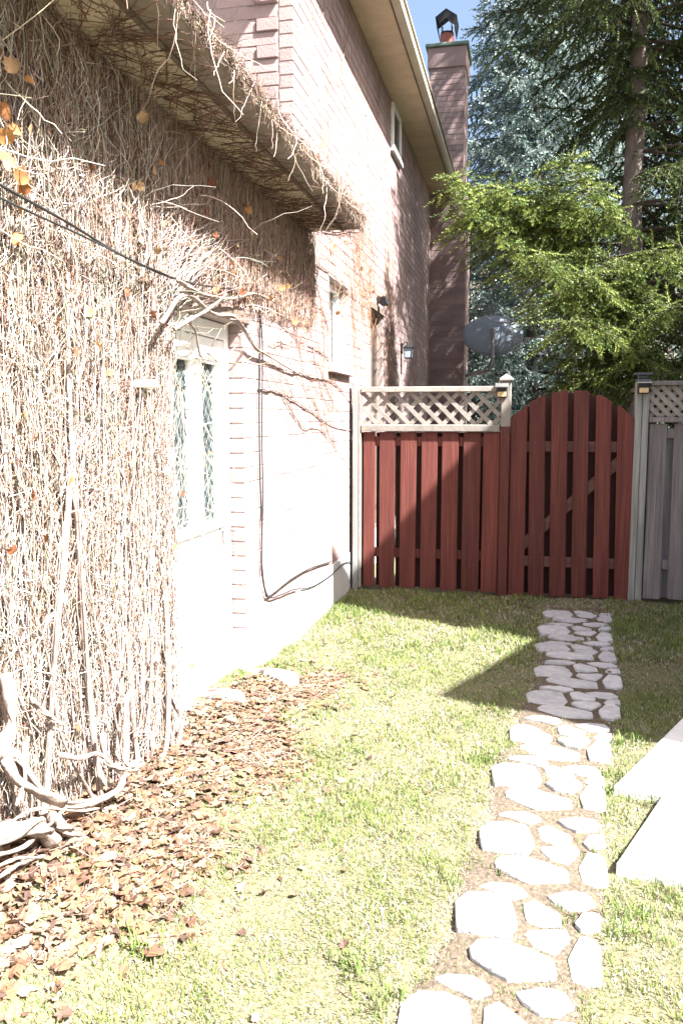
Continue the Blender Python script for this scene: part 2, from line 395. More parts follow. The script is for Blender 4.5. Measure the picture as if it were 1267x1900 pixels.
def put_side(a, b, za, zb, w):
    d = random.uniform(-.0012, .0012); c = (WX-.045+d, (a+b)/2, (za+zb)/2); s = (.09, b-a, zb-za)
    hid = .05 if (c[1] < 3.5 or (c[1] < 5.9 and 2.2 < c[2] < EAVE1)) or (c[1] > 7.3 and c[2] < 1.9) else 1
    bricks.append((c, s, vis(c, s)*hid, w))
def put_front(a, b, za, zb, w):
    prd = 0.
    if a > -1.88+WX*0:                                            # quoin blocks stand proud at the corner
        if 4.137 < (za+zb)/2 < 4.53: prd = .035
        elif 3.75 < (za+zb)/2 < 4.10: prd = .014
    c = ((a+b)/2, YF+.045-prd, (za+zb)/2); s = (b-a, .09, zb-za)
    bricks.append((c, s, vis(c, s)*(1 if a > -2.4 else .05), w))
# cores (mortar) of the walls
g = G()
XB, XM = -7.5, WX-.0035
def core(y0, y1, z0, z1): g.box((WX-.30, y0, z0), (XM, y1, z1))
core(.2, 3.46, -.2, EAVE1+.1); core(3.46, 4.40, 2.06, EAVE1+.1); core(4.412, YF+.02, -.2, EAVE1+.1)
core(YF+.02, 6.47, -.2, EAVE2+.25); core(6.47, 7.17, -.2, 1.97); core(6.47, 7.17, 2.66, EAVE2+.25); core(7.17, 8.25, -.2, EAVE2+.25)
core(8.25, 8.95, -.2, .35); core(8.25, 8.95, 2.62, EAVE2+.25); core(8.95, 9.45, -.2, EAVE2+.25); core(9.45, 10.05, -.2, 4.52); core(10.05, 15.5, -.2, EAVE2+.25)
wall_side = part(g, 'wall', 'mortar', house)
wall_side['label'] = 'long pinkish brick side wall facing the yard'
g = G().box((XB, YF+.005, -.2), (WX-.305, YF+.30, EAVE2+.25)).box((WX-.304, YF+.010, EAVE1+.102), (WX-.0075, YF+.0195, EAVE2+.25))
wall_front = part(g, 'wall', 'mortar', house); wall_front['label'] = 'upper brick wall with proud corner blocks above the garage roof'
lay(.2, YF, FND, EAVE1, put_side, OPEN, wall_side)
lay(YF, 15.4, FND, EAVE2, put_side, OPEN, wall_side)
# bricks of the front face end 2 mm short of the corner faces
QB = [( 'q', -1.88, 0, 0, 0)]
lay(-3.2, WX-.0925, EAVE1+.1, EAVE2+.2, put_front, [], wall_front, 1)
# reveals of the openings are one brick deep: headers turned into the wall
def reveal(y, z0, z1, depth, side):
    n = int(round((z1-z0)/BH)); h = (z1-z0)/n
    for r in range(n):
        c = (WX-.092-(depth-.092)/2, y+side*.025, z0+(r+.5)*h); s = (depth-.092, .05, h-J)
        bricks.append((c, s, vis(c, s)*2, wall_side))
# chimney
chim = G().box((-1.62, YC+.006, -.2), (-.976, YC+.85, 4.9)).box((-1.574, YC+.006, 4.9), (-1.036, YC+.72, 7.16))
chim = part(chim, 'chimney', 'mortar', house)
def put_ch(x1):
    def f(a, b, za, zb, w):
        d = random.uniform(-.002, .002); c = ((a+b)/2, YC+.045+d, (za+zb)/2); s = (b-a, .09, zb-za)
        bricks.append((c, s, vis(c, s)*(1 if za > 1.75 else .02), w))
    return f
def put_chs(x1):
    def f(a, b, za, zb, w):
        c = (x1-.045, (a+b)/2, (za+zb)/2); s = (.09, b-a, zb-za); bricks.append((c, s, vis(c, s)*(1 if za > 1.75 else .02), w))
    return f
lay(WX+.012, -.97, 0, 4.9, put_ch(0), [], chim); lay(YC+.092, YC+.85, 0, 4.9, put_chs(-.97), [], chim)
lay(-1.58, -1.03, 4.9, 6.86, put_ch(0), [], chim); lay(YC+.092, YC+.72, 4.9, 6.86, put_chs(-1.03), [], chim)
# individual bricks for the 300 that show largest, the rest joined
order = sorted(range(len(bricks)), key=lambda i: -bricks[i][2]); top300 = set(i for i in order[:300] if bricks[i][2] > 0)
mass = {}
UV = np.array([v.co[:] for v in unit.vertices]); UFt = [tuple(p.vertices) for p in unit.polygons]
BX = np.array([(-.5,-.5,-.5),(.5,-.5,-.5),(.5,.5,-.5),(-.5,.5,-.5),(-.5,-.5,.5),(.5,-.5,.5),(.5,.5,.5),(-.5,.5,.5)]); BF = np.array([(0,3,2,1),(4,5,6,7),(0,1,5,4),(1,2,6,5),(2,3,7,6),(3,0,4,7)])
for i, (c, s, a, w) in enumerate(bricks):
    if i in top300:
        o = bpy.data.objects.new('brick', unit); col.objects.link(o); child(o, w); o.location = c; o.scale = s
    else: mass.setdefault(w.name, (w, [], []))[1].append((c, s))
for nm, (w, L, _) in mass.items():
    C_ = np.array([q[0] for q in L]); S_ = np.array([q[1] for q in L])
    V = (C_[:, None, :] + BX[None]*S_[:, None, :]).reshape(-1, 3); F = (BF[None] + (np.arange(len(L))*8)[:, None, None]).reshape(-1, 4)
    cc = np.repeat(rng.uniform(.86, 1.13, (len(L), 1))*np.ones((1, 3))*(1+rng.normal(0, .02, (len(L), 3))), 8, 0)
    o = link('bricks', npmesh('bricks', V, F, cc), M['brick_mass']); child(o, w); o['kind'] = 'stuff'
# chimney crown
g = G().bbox((-1.60, YC-.02, 6.862), (-1.01, YC+.74, 7.16), .01); part(g, 'crown_band', 'brick', chim)
g = G().bbox((-1.635, YC-.055, 7.162), (-.975, YC+.775, 7.215), .012); part(g, 'cap_flashing', 'copper', chim)
g = G().tube([(-1.34, YC+.30, 7.215), (-1.34, YC+.30, 7.46)], [.112, .108], 20); part(g, 'flue', 'clay', chim, False)
g = G().tube([(-1.34, YC+.30, 7.46), (-1.34, YC+.30, 7.49)], [.10, .10], 16)
for sx in (-1, 1):
    for sy in (-1, 1): g.box((-1.34+sx*.075-.006, YC+.3+sy*.075-.006, 7.485), (-1.34+sx*.075+.006, YC+.3+sy*.075+.006, 7.62))
part(g, 'cowl_frame', 'black', chim)
g = G().prism([(YC+.1, 0)], 0, 0, 0) if False else G()
for sx in (-1, 1):                                                # gabled metal cowl: sloped tops and side flaps
    yv0, yv1 = YC+.10, YC+.50
    P = [(-1.34, 7.765), (-1.34+sx*.165, 7.655), (-1.34+sx*.135, 7.47), (-1.34+sx*.127, 7.47), (-1.34+sx*.152, 7.648), (-1.34, 7.752)]
    poly = [(p[1], p[0]) for p in P]
    g.prism(poly if sx > 0 else poly[::-1], 1, yv0, yv1)
g.add([(-1.34, yv0+.004, 7.752), (-1.48, yv0+.004, 7.652), (-1.445, yv0+.004, 7.56), (-1.34, yv0+.004, 7.625), (-1.235, yv0+.004, 7.56), (-1.20, yv0+.004, 7.652)], [(0,1,2,3), (0,3,4,5)])
part(g, 'cowl', 'black', chim)

# foundation
g = G(); g.bbox((WX-.28, 4.40, -.2), (WX+.006, YC, FND-.005), .01); g.bbox((WX-.28, .2, -.2), (WX+.006, 3.46, FND-.005), .01)
part(g, 'foundation', 'concrete', house)
# garage eave: soffit boards, strip, gutter, roof
XO = -1.137
sof = part(G().box((WX-.30, .2, EAVE1+.012), (XO-.02, 5.80, EAVE1+.03)), 'soffit', 'tan', house); sof['label'] = 'tan soffit under the garage eave, crossed by vine'
y = .4
while y < 5.78:
    y1 = min(y+1.22, 5.80); o = part(G().bbox((WX+.004, y+.002, EAVE1-.004), (-1.285, y1-.002, EAVE1+.011), .003), 'panel', 'tan', sof); y = y1
part(G().bbox((-1.283, .4, EAVE1-.016), (-1.262, 5.80, EAVE1+.0115), .004), 'trim_strip', 'dark_strip', sof)
gut = G(); pr = [(-1.26, EAVE1-.002), (-1.155, EAVE1-.002), (-1.142, EAVE1+.016), (XO, EAVE1+.075), (XO-.012, EAVE1+.075), (-1.155, EAVE1+.025), (-1.165, EAVE1+.011), (-1.26, EAVE1+.011)]
gut.prism([(p[1], p[0]) for p in pr][::-1], 1, .4, 5.80); part(gut, 'gutter', 'old_gutter', house)
part(G().bbox((-1.27, .4, EAVE1+.0315), (-1.25, 5.80, EAVE1+.14), .004), 'fascia', 'tan', house)
rf = G().add([(-1.20, .2, EAVE1+.145), (-1.20, 5.43, EAVE1+.145), (-5.2, 5.43, EAVE1+2.0), (-5.2, .2, EAVE1+2.0), (-1.20, .2, EAVE1+.12), (-1.20, 5.43, EAVE1+.12), (-5.2, 5.43, EAVE1+1.97), (-5.2, .2, EAVE1+1.97)],
             [(0,1,2,3), (7,6,5,4), (0,4,5,1), (1,5,6,2), (2,6,7,3), (3,7,4,0)])
part(rf, 'roof', 'shingle', house)
# house eave
XO2 = -1.125
so2 = part(G().box((WX-.30, YF+.4, EAVE2+.255), (XO2-.02, YC+.0, EAVE2+.27)), 'soffit', 'tan', house); so2['label'] = 'tan boarded soffit under the upper eave'
y = YF-.35; k = 0
while y < YC-.01:
    y1 = min(y+.20, YC-.003); part(G().bbox((WX+.003, y+.0025, EAVE2-.004), (-1.20, y1-.0025, EAVE2+.011), .003), 'panel', 'tan', so2); y = y1; k += 1
part(G().box((WX+.003, YF-.35, EAVE2+.012), (-1.20, YC-.003, EAVE2+.02)), 'backing', 'dark_strip', so2)
part(G().bbox((-1.198, YF-.35, EAVE2-.012), (-1.186, YC+.2, EAVE2+.02), .003), 'trim_strip', 'dark_strip', so2)
gut = G(); pr = [(-1.185, EAVE2-.004), (-1.15, EAVE2-.004), (-1.12, EAVE2+.03), (XO2, EAVE2+.11), (XO2-.012, EAVE2+.11), (-1.135, EAVE2+.04), (-1.16, EAVE2+.011), (-1.185, EAVE2+.011)]
gut.prism([(p[1], p[0]) for p in pr][::-1], 1, YF-.35, YC+.05); part(gut, 'gutter', 'gutter', house)
part(G().bbox((-1.195, YF-.35, EAVE2+.021), (-1.18, YC-.003, EAVE2+.15), .004), 'fascia', 'gutter', house)
z0, z1 = EAVE2+.155, EAVE2+2.3
g = G().add([(-1.15, YF-.36, z0), (-1.15, YC-.003, z0), (-5.2, YC+2.2, z1), (-5.2, YF+2., z1), (-1.15, YF-.36, z0-.025), (-1.15, YC-.003, z0-.025), (-5.2, YC+2.2, z1-.03), (-5.2, YF+2., z1-.03)],
            [(0,1,2,3), (7,6,5,4), (0,4,5,1), (1,5,6,2), (2,6,7,3), (3,7,4,0)])
g.add([(-1.15, YF-.36, z0), (-5.2, YF+2., z1), (-9, YF-.36, z0), (-1.15, YF-.36, z0-.025), (-9, YF-.36, z0-.025)], [(0,1,2), (3,0,2,4)])
part(g, 'roof', 'shingle', house)

# storm door in its recess
XD = -1.625
door = part(G().bbox((XD-.04, 3.545, .10), (XD, 4.345, .99), .004).bbox((XD-.04, 3.545, 1.845), (XD, 4.345, 1.965), .004).bbox((XD-.04, 3.545, .992), (XD, 3.655, 1.843), .004)
            .bbox((XD-.04, 3.865, .992), (XD, 4.035, 1.843), .004).bbox((XD-.04, 4.225, .992), (XD, 4.345, 1.843), .004), 'door', 'white_door', house)
door['label'] = 'white side door with two tall leaded panes'
for (a, b) in ((3.657, 3.863), (4.037, 4.223)):
    pn = part(G().box((XD-.028, a, .993), (XD-.02, b, 1.842)), 'pane', 'teal_glass', door)
    for zz in (.9945, 1.842-.012): part(G().bbox((XD-.016, a, zz), (XD+.006, b, zz+.012), .002), 'glazing_bead', 'white_door', door)
    g = G(); w = b-a; st = .085
    for sg in (-1, 1):
        z = .99-w
        while z < 1.85+w:
            p0 = [a, z]; p1 = [b, z+w*1.25*sg] if sg > 0 else [b, z-w*1.25]
            pts = []
            for t in np.linspace(0, 1, 30):
                zz = p0[1]+(p1[1]-p0[1])*t
                if .995 < zz < 1.84: pts.append((XD-.018, a+w*t, zz))
            if len(pts) > 1: g.tube([pts[0], pts[-1]], 0.0022, 4)
            z += st
    part(g, 'lead_strips', 'lead', door)
part(G().bbox((XD+.001, 3.62, .955), (XD+.018, 4.30, .975), .004), 'rail', 'white_door', door)
hd = part(G().bbox((XD+.0005, 4.245, .845), (XD+.012, 4.285, .985), .004).tube([(XD+.012, 4.265, .935), (XD+.05, 4.265, .935), (XD+.055, 4.30, .93), (XD+.052, 4.345, .925)], .009, 8), 'handle', 'metal', door, False)
g = G().bbox((XD-.07, 3.462, .06), (XD+.012, 3.542, 2.055), .005).bbox((XD-.07, 4.348, .06), (XD+.012, 4.398, 2.055), .005).bbox((XD-.07, 3.543, 1.97), (XD+.012, 4.347, 2.055), .005)
fr = part(g, 'door_frame', 'white_door', house)
part(G().bbox((XD-.10, 3.46, -.1), (WX+.03, 4.397, .092), .008), 'doorstep', 'concrete', house)
part(G().bbox((WX-.085, 3.40, 2.062), (WX+.016, 4.48, 2.125), .006), 'lintel', 'brown_frame', house)
part(G().box((WX-.25, 3.40, -.15), (XD-.075, 4.45, 2.10)), 'door_backing', 'brown_frame', house)

def window(y0, y1, z0, z1, depth, frame_m='white', pane_m='glass', back=True, sill=True, sillm='brick', label=None, mull=0):
    x = WX-depth; fw = .045
    w = part(G().bbox((x-.05, y0+.002, z0+.002), (x, y0+fw, z1-.002), .004).bbox((x-.05, y1-fw, z0+.002), (x, y1-.002, z1-.002), .004)
             .bbox((x-.05, y0+fw+.001, z0+.002), (x, y1-fw-.001, z0+fw), .004).bbox((x-.05, y0+fw+.001, z1-fw), (x, y1-fw-.001, z1-.002), .004), 'window', frame_m, house)
    if label: w['label'] = label
    part(G().box((x-.03, y0+fw, z0+fw), (x-.024, y1-fw, z1-fw)), 'pane', pane_m, w)
    if back: part(G().box((x-.075, y0+.01, z0+.01), (x-.07, y1-.01, z1-.01)), 'blind', 'curtain', w)
    for i in range(mull): yy = y0+(y1-y0)*(i+1)/(mull+1); part(G().bbox((x-.045, yy-.02, z0+fw), (x-.004, yy+.02, z1-fw), .003), 'mullion', frame_m, w)
    if sill: part(G().bbox((x-.06, y0-.05, z0-.062), (WX+.045, y1+.05, z0-.002), .006), 'sill', sillm, w)
    return w
window(6.47, 7.17, 1.97, 2.66, .075, label='white framed window over a projecting brick sill')
window(8.25, 8.95, .35, 2.62, .05, 'brown_frame', 'dark_glass', False, False, label='dark glazed door opening behind the fence', mull=1)
part(G().bbox((WX-.09, 8.20, 2.63), (WX+.02, 9.0, 2.70), .006), 'lintel', 'brown_frame', house)
w3 = window(9.45, 10.05, 4.54, EAVE2-.006, -.03, 'white', 'dark_glass', False, True, 'concrete', label='small white framed window tucked under the upper soffit')

# ---------------------------------------------------------------- fence, gate
FY = 7.25                                                         # front face of the boards
def fx(px, y=900, Y=FY): return float(ony(px, y, Y)[0])
def fz(py, x=900, Y=FY): return float(ony(x, py, Y)[2])
def board(parent, x0, x1, z0, z1, y0, th, m, name='board', arch=None, lean=0.):
    """one plank; the top follows arch(x) if given"""
    n = 5 if arch else 1; xs = np.linspace(x0, x1, n+1)
    zt = [arch(x) if arch else z1 for x in xs]
    poly = [(z0+random.uniform(-.004, .004), x0+.0), (z0+random.uniform(-.004, .004), x1)] + [(zt[i], xs[i]+lean) for i in range(n, -1, -1)]
    g = G().prism(poly[::-1], 1, y0, y0+th)
    o = part(g, name, m, parent)
    if name == 'board' and y0 < FY+.02:
        gn = G()
        for zn in (.35, 1.34):
            for xn in (x0+.03, x1-.03): gn.bbox((xn-.004, y0-.0022, zn+random.uniform(-.02, .02)-.004), (xn+.004, y0-.0002, zn+random.uniform(.0, .004)+.006), .001) if False else gn.tube([(xn, y0-.0002, zn), (xn, y0-.0022, zn)], [.0042, .0036], 7)
        part(gn, 'nails', 'metal_dark', o)['kind'] = 'stuff'
    bv = o.modifiers.new('bevel', 'BEVEL'); bv.width = .003; bv.segments = 1; bv.limit_method = 'ANGLE'
    return o
def solar(x, y, z, label):
    s = empty('solar_light', (x, y, z), label, 'solar light', 'solar lights on the fence posts')
    part(G().bbox((x-.045, y-.055, z-.055), (x+.045, y-.0, z+.035), .005), 'housing', 'black', s)
    part(G().bbox((x-.036, y-.060, z-.047), (x+.036, y-.0555, z-.008), .003), 'lens', 'amber', s)
    part(G().prism([(z+.052, x-.055), (z+.060, x-.055), (z+.060, x+.055), (z+.052, x+.055)], 1, y-.0, y-.0) if False else
         G().add([(x-.055, y-.085, z+.030), (x+.055, y-.085, z+.030), (x+.055, y, z+.062), (x-.055, y, z+.062), (x-.055, y-.085, z+.038), (x+.055, y-.085, z+.038), (x+.055, y, z+.070), (x-.055, y, z+.070)],
                 [(3,2,1,0), (4,5,6,7), (0,1,5,4), (1,2,6,5), (2,3,7,6), (3,0,4,7)]), 'solar_panel', 'metal', s)
def lattice(parent, x0, x1, z0, z1, y, step=.142, w=.036):
    cx, cz = (x0+x1)/2, (z0+z1)/2
    for layer, sg in ((0, -1), (1, 1)):
        c = x0 - (z1-z0)
        while c < x1 + (z1-z0):
            # slat centre line: x = c + t, z = z1 - t  (sg<0)  or z0 + t
            pts = []
            for a in (0, z1-z0): pts.append((c+a, (z1-a) if sg < 0 else (z0+a)))
            (xa, za), (xb, zb) = pts
            ta, tb = 0., 1.
            dx = xb-xa
            if xa < x0: ta = (x0-xa)/dx
            if xb > x1: tb = (x1-xa)/dx
            if tb-ta > .12:
                A = np.array([xa+dx*ta, za+(zb-za)*ta]); B = np.array([xa+dx*tb, za+(zb-za)*tb]); d = (B-A)/np.linalg.norm(B-A); n = np.array([-d[1], d[0]])*w/2
                y0 = y + layer*.0085
                V = [(p[0], yy, p[1]) for yy in (y0, y0+.008) for p in (A-n, B-n, B+n, A+n)]
                part(G().add(V, [(0,1,2,3), (7,6,5,4), (0,4,5,1), (1,5,6,2), (2,6,7,3), (3,7,4,0)]), 'slat', 'lattice', parent)
            c += step
# --- left panel
fence = empty('board_fence', (-.8, FY, 0), 'dark red board fence panel with a weathered lattice top against the house wall', 'fence')
xL0, xL1 = fx(656, 720), fx(667, 720)
part(G().bbox((WX+.03, FY-.03, -.05), (xL1-.012, FY+.06, 1.86), .006), 'post', 'post', fence)
part(G().bbox((xL1-.010, FY-.022, .02), (xL1+.018, FY+.03, 1.80), .004), 'post', 'lattice', fence)
bx = [(674,694),(704,731),(742,770),(781,809),(819,848),(858,889),(895,924)]
for i, (a, b) in enumerate(bx): board(fence, fx(a)-.002, fx(b)+.004, .03+random.uniform(-.01,.01), 1.425, FY+random.uniform(0,.004), .019, 'red_board', lean=random.uniform(-.004,.004))
xb = fx(668)
for i in range(8): board(fence, xb+i*.1785-.045, xb+i*.1785+.093, .03, 1.42, FY+.075, .019, 'back_board_shaded')
for z in (1.30, .30): part(G().bbox((xL1+.022, FY+.021, z), (fx(926), FY+.059, z+.085), .005), 'rail', 'red_board', fence)
part(G().bbox((xL1+.019, FY-.028, 1.43), (fx(924), FY+.055, 1.49), .005), 'rail', 'lattice', fence)
part(G().bbox((xL1+.019, FY-.028, 1.772), (fx(922, 720), FY+.055, 1.818), .005), 'rail', 'lattice', fence)
lattice(fence, xL1+.02, fx(924), 1.492, 1.770, FY+.005)
# middle post
xa, xb2 = fx(926, 900), fx(944, 900)
mp = empty('fence_post', ((xa+xb2)/2, FY, 0), 'red painted fence post with pale capped top between fence panel and gate', 'fence post')
part(G().bbox((xa, FY-.02, -.05), (xb2, FY+.07, 1.47), .006), 'lower_post', 'red_board', mp)
part(G().bbox((xa-.001, FY-.021, 1.471), (xb2+.001, FY+.071, 1.86), .006), 'upper_post', 'lattice', mp)
part(G().bbox((xa-.018, FY-.04, 1.862), (xb2+.018, FY+.09, 1.885), .005).add([(xa-.01, FY-.03, 1.886), (xb2+.01, FY-.03, 1.886), (xb2+.01, FY+.08, 1.886), (xa-.01, FY+.08, 1.886), ((xa+xb2)/2, FY+.025, 1.925)], [(0,1,4), (1,2,4), (2,3,4), (3,0,4)]), 'post_cap', 'lattice', mp)
solar((xa+xb2)/2-.035, FY-.022, 1.775, 'small black solar light on the post left of the arched gate')
# --- gate
gate = empty('gate', (.37, FY, 0), 'arched dark red board gate with diagonal brace', 'gate')
gx0, gx1 = fx(946), fx(1176)
def arch(x): t = (x-(gx0+gx1)/2)/((gx1-gx0)/2); return 1.778 - .225*abs(t)**2.1 + .006*math.sin(x*41) + random.uniform(-.003, .003)
gb = [(946,976),(984,1013),(1024,1054),(1065,1093),(1106,1135),(1146,1177)]
for (a, b) in gb: board(gate, fx(a), fx(b), .012, 0, FY+random.uniform(0,.003), .019, 'red_board', arch=arch, lean=-.006-.020*(a > 950))
for (a, b) in ((968,987),(1004,1027),(1042,1068),(1084,1107),(1126,1146)): board(gate, fx(a)-.01, fx(b)+.01, .02, 0, FY+.085, .018, 'back_board_shaded', arch=lambda x: arch(x)-.02)
for py in (829, 1045): z = fz(py, 1060); part(G().bbox((gx0+.01, FY+.022, z-.045), (gx1-.01, FY+.060, z+.045), .005), 'rail', 'gate_rail', gate)
za, zb = fz(1027, 975), fz(850, 1160); A = np.array([gx0+.06, .40]); B = np.array([gx1-.05, fz(829,1060)-.05]); d = (B-A)/np.linalg.norm(B-A); n = np.array([-d[1], d[0]])*.042
V = [(p[0], yy, p[1]) for yy in (FY+.0205, FY+.0215+.03) for p in (A-n, B-n, B+n, A+n)]
part(G().add(V, [(0,1,2,3), (7,6,5,4), (0,4,5,1), (1,5,6,2), (2,6,7,3), (3,7,4,0)]), 'brace', 'gate_rail', gate)
for z in (.42, 1.36): part(G().bbox((gx1-.14, FY-.004, z-.02), (gx1+.03, FY-.0005, z+.02), .001), 'hinge', 'black', gate) if False else None
# --- right post and grey fence
xa, xb2 = fx(1170, 900)+.008, fx(1197, 900)
rp = empty('fence_post', ((xa+xb2)/2, FY, 0), 'weathered grey-green fence post with dark cap beside the gate', 'fence post')
part(G().bbox((xa, FY-.02, -.05), ((xa+xb2)/2-.002, FY+.07, 1.845), .005), 'plank', 'post', rp)
part(G().bbox(((xa+xb2)/2+.001, FY-.017, -.05), (xb2, FY+.07, 1.845), .005), 'plank', 'post', rp)
part(G().bbox((xa-.012, FY-.035, 1.85), (xb2+.012, FY+.085, 1.868), .004).bbox((xa+.012, FY-.012, 1.8685), (xb2-.012, FY+.06, 1.895), .004).bbox((xa-.02, FY-.045, 1.8955), (xb2+.02, FY+.09, 1.916), .006), 'post_cap', 'solar', rp)
solar((xa+xb2)/2, FY-.022, 1.80, 'small black solar light on the grey post right of the gate')
gf = empty('board_fence', (1.8, FY, 0), 'weathered grey board fence panel with lattice top right of the gate', 'fence')
x = xb2+.012; i = 0
while x < 3.2:
    board(gf, x, x+.137, .03, 1.50, FY+random.uniform(0,.004), .019, 'grey_board'); board(gf, x+.09, x+.235, .03, 1.44, FY+.062, .019, 'grey_board'); x += .195; i += 1
for z in (1.38, .28): part(G().bbox((xb2+.005, FY+.021, z), (3.3, FY+.0595, z+.085), .005), 'rail', 'grey_board', gf)
part(G().bbox((xb2+.004, FY-.028, 1.512), (3.3, FY+.055, 1.555), .005), 'rail', 'grey_board', gf)
part(G().bbox((xb2+.004, FY-.028, 1.812), (3.3, FY+.055, 1.85), .005), 'rail', 'grey_board', gf)
lattice(gf, xb2+.006, 3.3, 1.557, 1.810, FY+.005, .085, .036)
# --- fence running back behind the gate
bf = empty('board_fence', (1.0, 9, 0), 'brown board fence running away from the gate behind the grey post', 'fence')
y = FY+.16
while y < 13:
    part(G().bbox((1.00, y, .02), (1.02, y+.135, 1.78), .003), 'board', 'grey_board', bf); y += .145
part(G().bbox((.975, FY+.12, 1.785), (1.06, 13, 1.825), .005), 'rail', 'brown_frame', bf)
part(G().bbox((.96, FY+.13, -.05), (1.055, FY+.15, 1.784), .005), 'post', 'grey_board', bf)

# ---------------------------------------------------------------- things fixed to the house
# wall lantern
lx, ly, lz = WX+.012, 10.3, 2.36
lan = empty('wall_lantern', (lx, ly, lz), 'small black wall lantern with frosted panes on the brick side wall', 'lantern')
part(G().bbox((lx-.012, ly-.045, lz-.03), (lx+.008, ly+.045, lz+.14), .006), 'back_plate', 'black', lan)
part(G().tube([(lx+.006, ly, lz+.10), (lx+.06, ly, lz+.15), (lx+.11, ly, lz+.13)], .008, 6), 'arm', 'black', lan)
part(G().prism([(lz-.09, lx+.06), (lz-.09, lx+.16), (lz+.06, lx+.175), (lz+.06, lx+.045)][::-1], 1, ly-.055, ly+.055), 'pane', 'dish', lan)
g = G()
for sx in (0, 1):
    for sy in (-1, 1): g.tube([(lx+.058+.104*sx, ly+sy*.058, lz-.095), (lx+.042+.136*sx, ly+sy*.058, lz+.065)], .007, 5)
g.bbox((lx+.05, ly-.065, lz-.105), (lx+.17, ly+.065, lz-.091), .004)
g.add([(lx+.03, ly-.075, lz+.065), (lx+.19, ly-.075, lz+.065), (lx+.19, ly+.075, lz+.065), (lx+.03, ly+.075, lz+.065), (lx+.11, ly, lz+.145)], [(3,2,1,0), (0,1,4), (1,2,4), (2,3,4), (3,0,4)])
part(g, 'cage', 'black', lan); lan.scale = (.78, .78, .78)
# small dark floodlight over the dark opening
fl = empty('floodlight', (WX+.02, 8.62, 2.76), 'small dark floodlight above the dark door opening', 'floodlight')
part(G().bbox((WX+.001, 8.58, 2.73), (WX+.03, 8.68, 2.80), .005).tube([(WX+.03, 8.63, 2.765), (WX+.09, 8.60, 2.75)], .012, 6), 'bracket', 'black', fl)
part(G().add([(WX+.04, 8.52, 2.71), (WX+.12, 8.49, 2.71), (WX+.13, 8.62, 2.70), (WX+.05, 8.65, 2.70), (WX+.05, 8.52, 2.78), (WX+.10, 8.50, 2.78), (WX+.11, 8.62, 2.77), (WX+.05, 8.63, 2.77)],
             [(3,2,1,0), (4,5,6,7), (0,1,5,4), (1,2,6,5), (2,3,7,6), (3,0,4,7)]), 'head', 'black', fl)
# satellite dish
dc = ony(914, 620, 12.8); dish = empty('satellite_dish', (dc[0], dc[1], dc[2]), 'blue-grey oval satellite dish beside the chimney above the fence', 'satellite dish')
DR = Matrix.Translation(Vector(dc)) @ Matrix.Rotation(R(6), 4, 'Z') @ Matrix.Rotation(R(-14), 4, 'X')
g = G(); n, k = 9, 40; V = []; F = []
for side in (0, 1):
    for i in range(n):
        r = i/(n-1)
        for j in range(k):
            a = 2*math.pi*j/k; V.append(DR @ Vector((.455*r*math.cos(a), .10*r*r*(1 if True else 0) + side*.012 - .05, .315*r*math.sin(a))))
o_ = n*k
for s_ in (0, 1):
    for i in range(n-1):
        for j in range(k):
            q = (s_*o_+i*k+j, s_*o_+i*k+(j+1) % k, s_*o_+(i+1)*k+(j+1) % k, s_*o_+(i+1)*k+j); F.append(q if s_ == 0 else q[::-1])
for j in range(k): F.append(((n-1)*k+j, (n-1)*k+(j+1) % k, o_+(n-1)*k+(j+1) % k, o_+(n-1)*k+j))
g.add(V, F); part(g, 'reflector', 'dish', dish, True)
T = lambda x, y, z: tuple(DR @ Vector((x, y, z)))
part(G().tube([T(0, -.055, .05), T(.0, -.12, .03), T(-.01, -.12, -.10), T(-.02, -.14, -.42)], [.035, .035, .03, .028], 8), 'mast', 'metal', dish)
mb = T(-.02, -.14, -.42)
part(G().tube([mb, (mb[0]-.05, mb[1]+.3, mb[2]-.16), (-.98, YC+.35, mb[2]-.2)], .025, 8), 'bracket', 'metal', dish)
part(G().bbox((-.969, YC+.25, mb[2]-.30), (-.955, YC+.45, mb[2]-.10), .003), 'wall_plate', 'metal', dish)
# white box half buried in the vine left of the door
wb = tuple(onx(281, 713, -1.43)); box_ = empty('wall_box', wb, 'small white box half hidden in the vine left of the door', 'box')
part(G().bbox((wb[0]-.10, wb[1]-.035, wb[2]-.014), (wb[0]+.02, wb[1]+.03, wb[2]+.016), .006), 'cover', 'white', box_)
part(G().bbox((wb[0]-.10, wb[1]-.02, wb[2]-.04), (wb[0]-.03, wb[1]+.03, wb[2]-.0185), .005), 'lens', 'metal', box_)

# cables: each one a thing
def cable(pix, planes, r, label, n=60):
    P = [onx(x, y, X) for (x, y), X in zip(pix, planes)]
    g = G().tube(polyline(P, n), r, 6); o = g.build('cable', 'cable', None, True); tag(o, label, 'cable', 'cables along the wall')
cable([(-30,325),(35,362),(130,415),(220,470),(310,512),(380,530),(440,538),(478,556),(482,600),(481,700),(482,860),(486,980),(485,1050),(492,1096),(500,1106),(540,1075),(575,1055),(614,1042)],
      [-1.40,-1.40,-1.41,-1.42,-1.44,-1.47,-1.50,-1.512]+[-1.515]*10, .0052, 'thick black cable draped over the vine and hung down beside the door')
cable([(-30,352),(60,395),(150,436),(240,480),(312,511)], [-1.39,-1.39,-1.40,-1.41,-1.43], .0038, 'thin black cable crossing the vine below the thicker one')
cable([(480,560),(487,640),(486,800),(488,930),(486,1040),(496,1105),(520,1104),(545,1094),(580,1088),(615,1066),(640,1044),(662,1042)], [-1.50]+[-1.512]*11, .0045, 'black cable running low along the wall towards the fence')

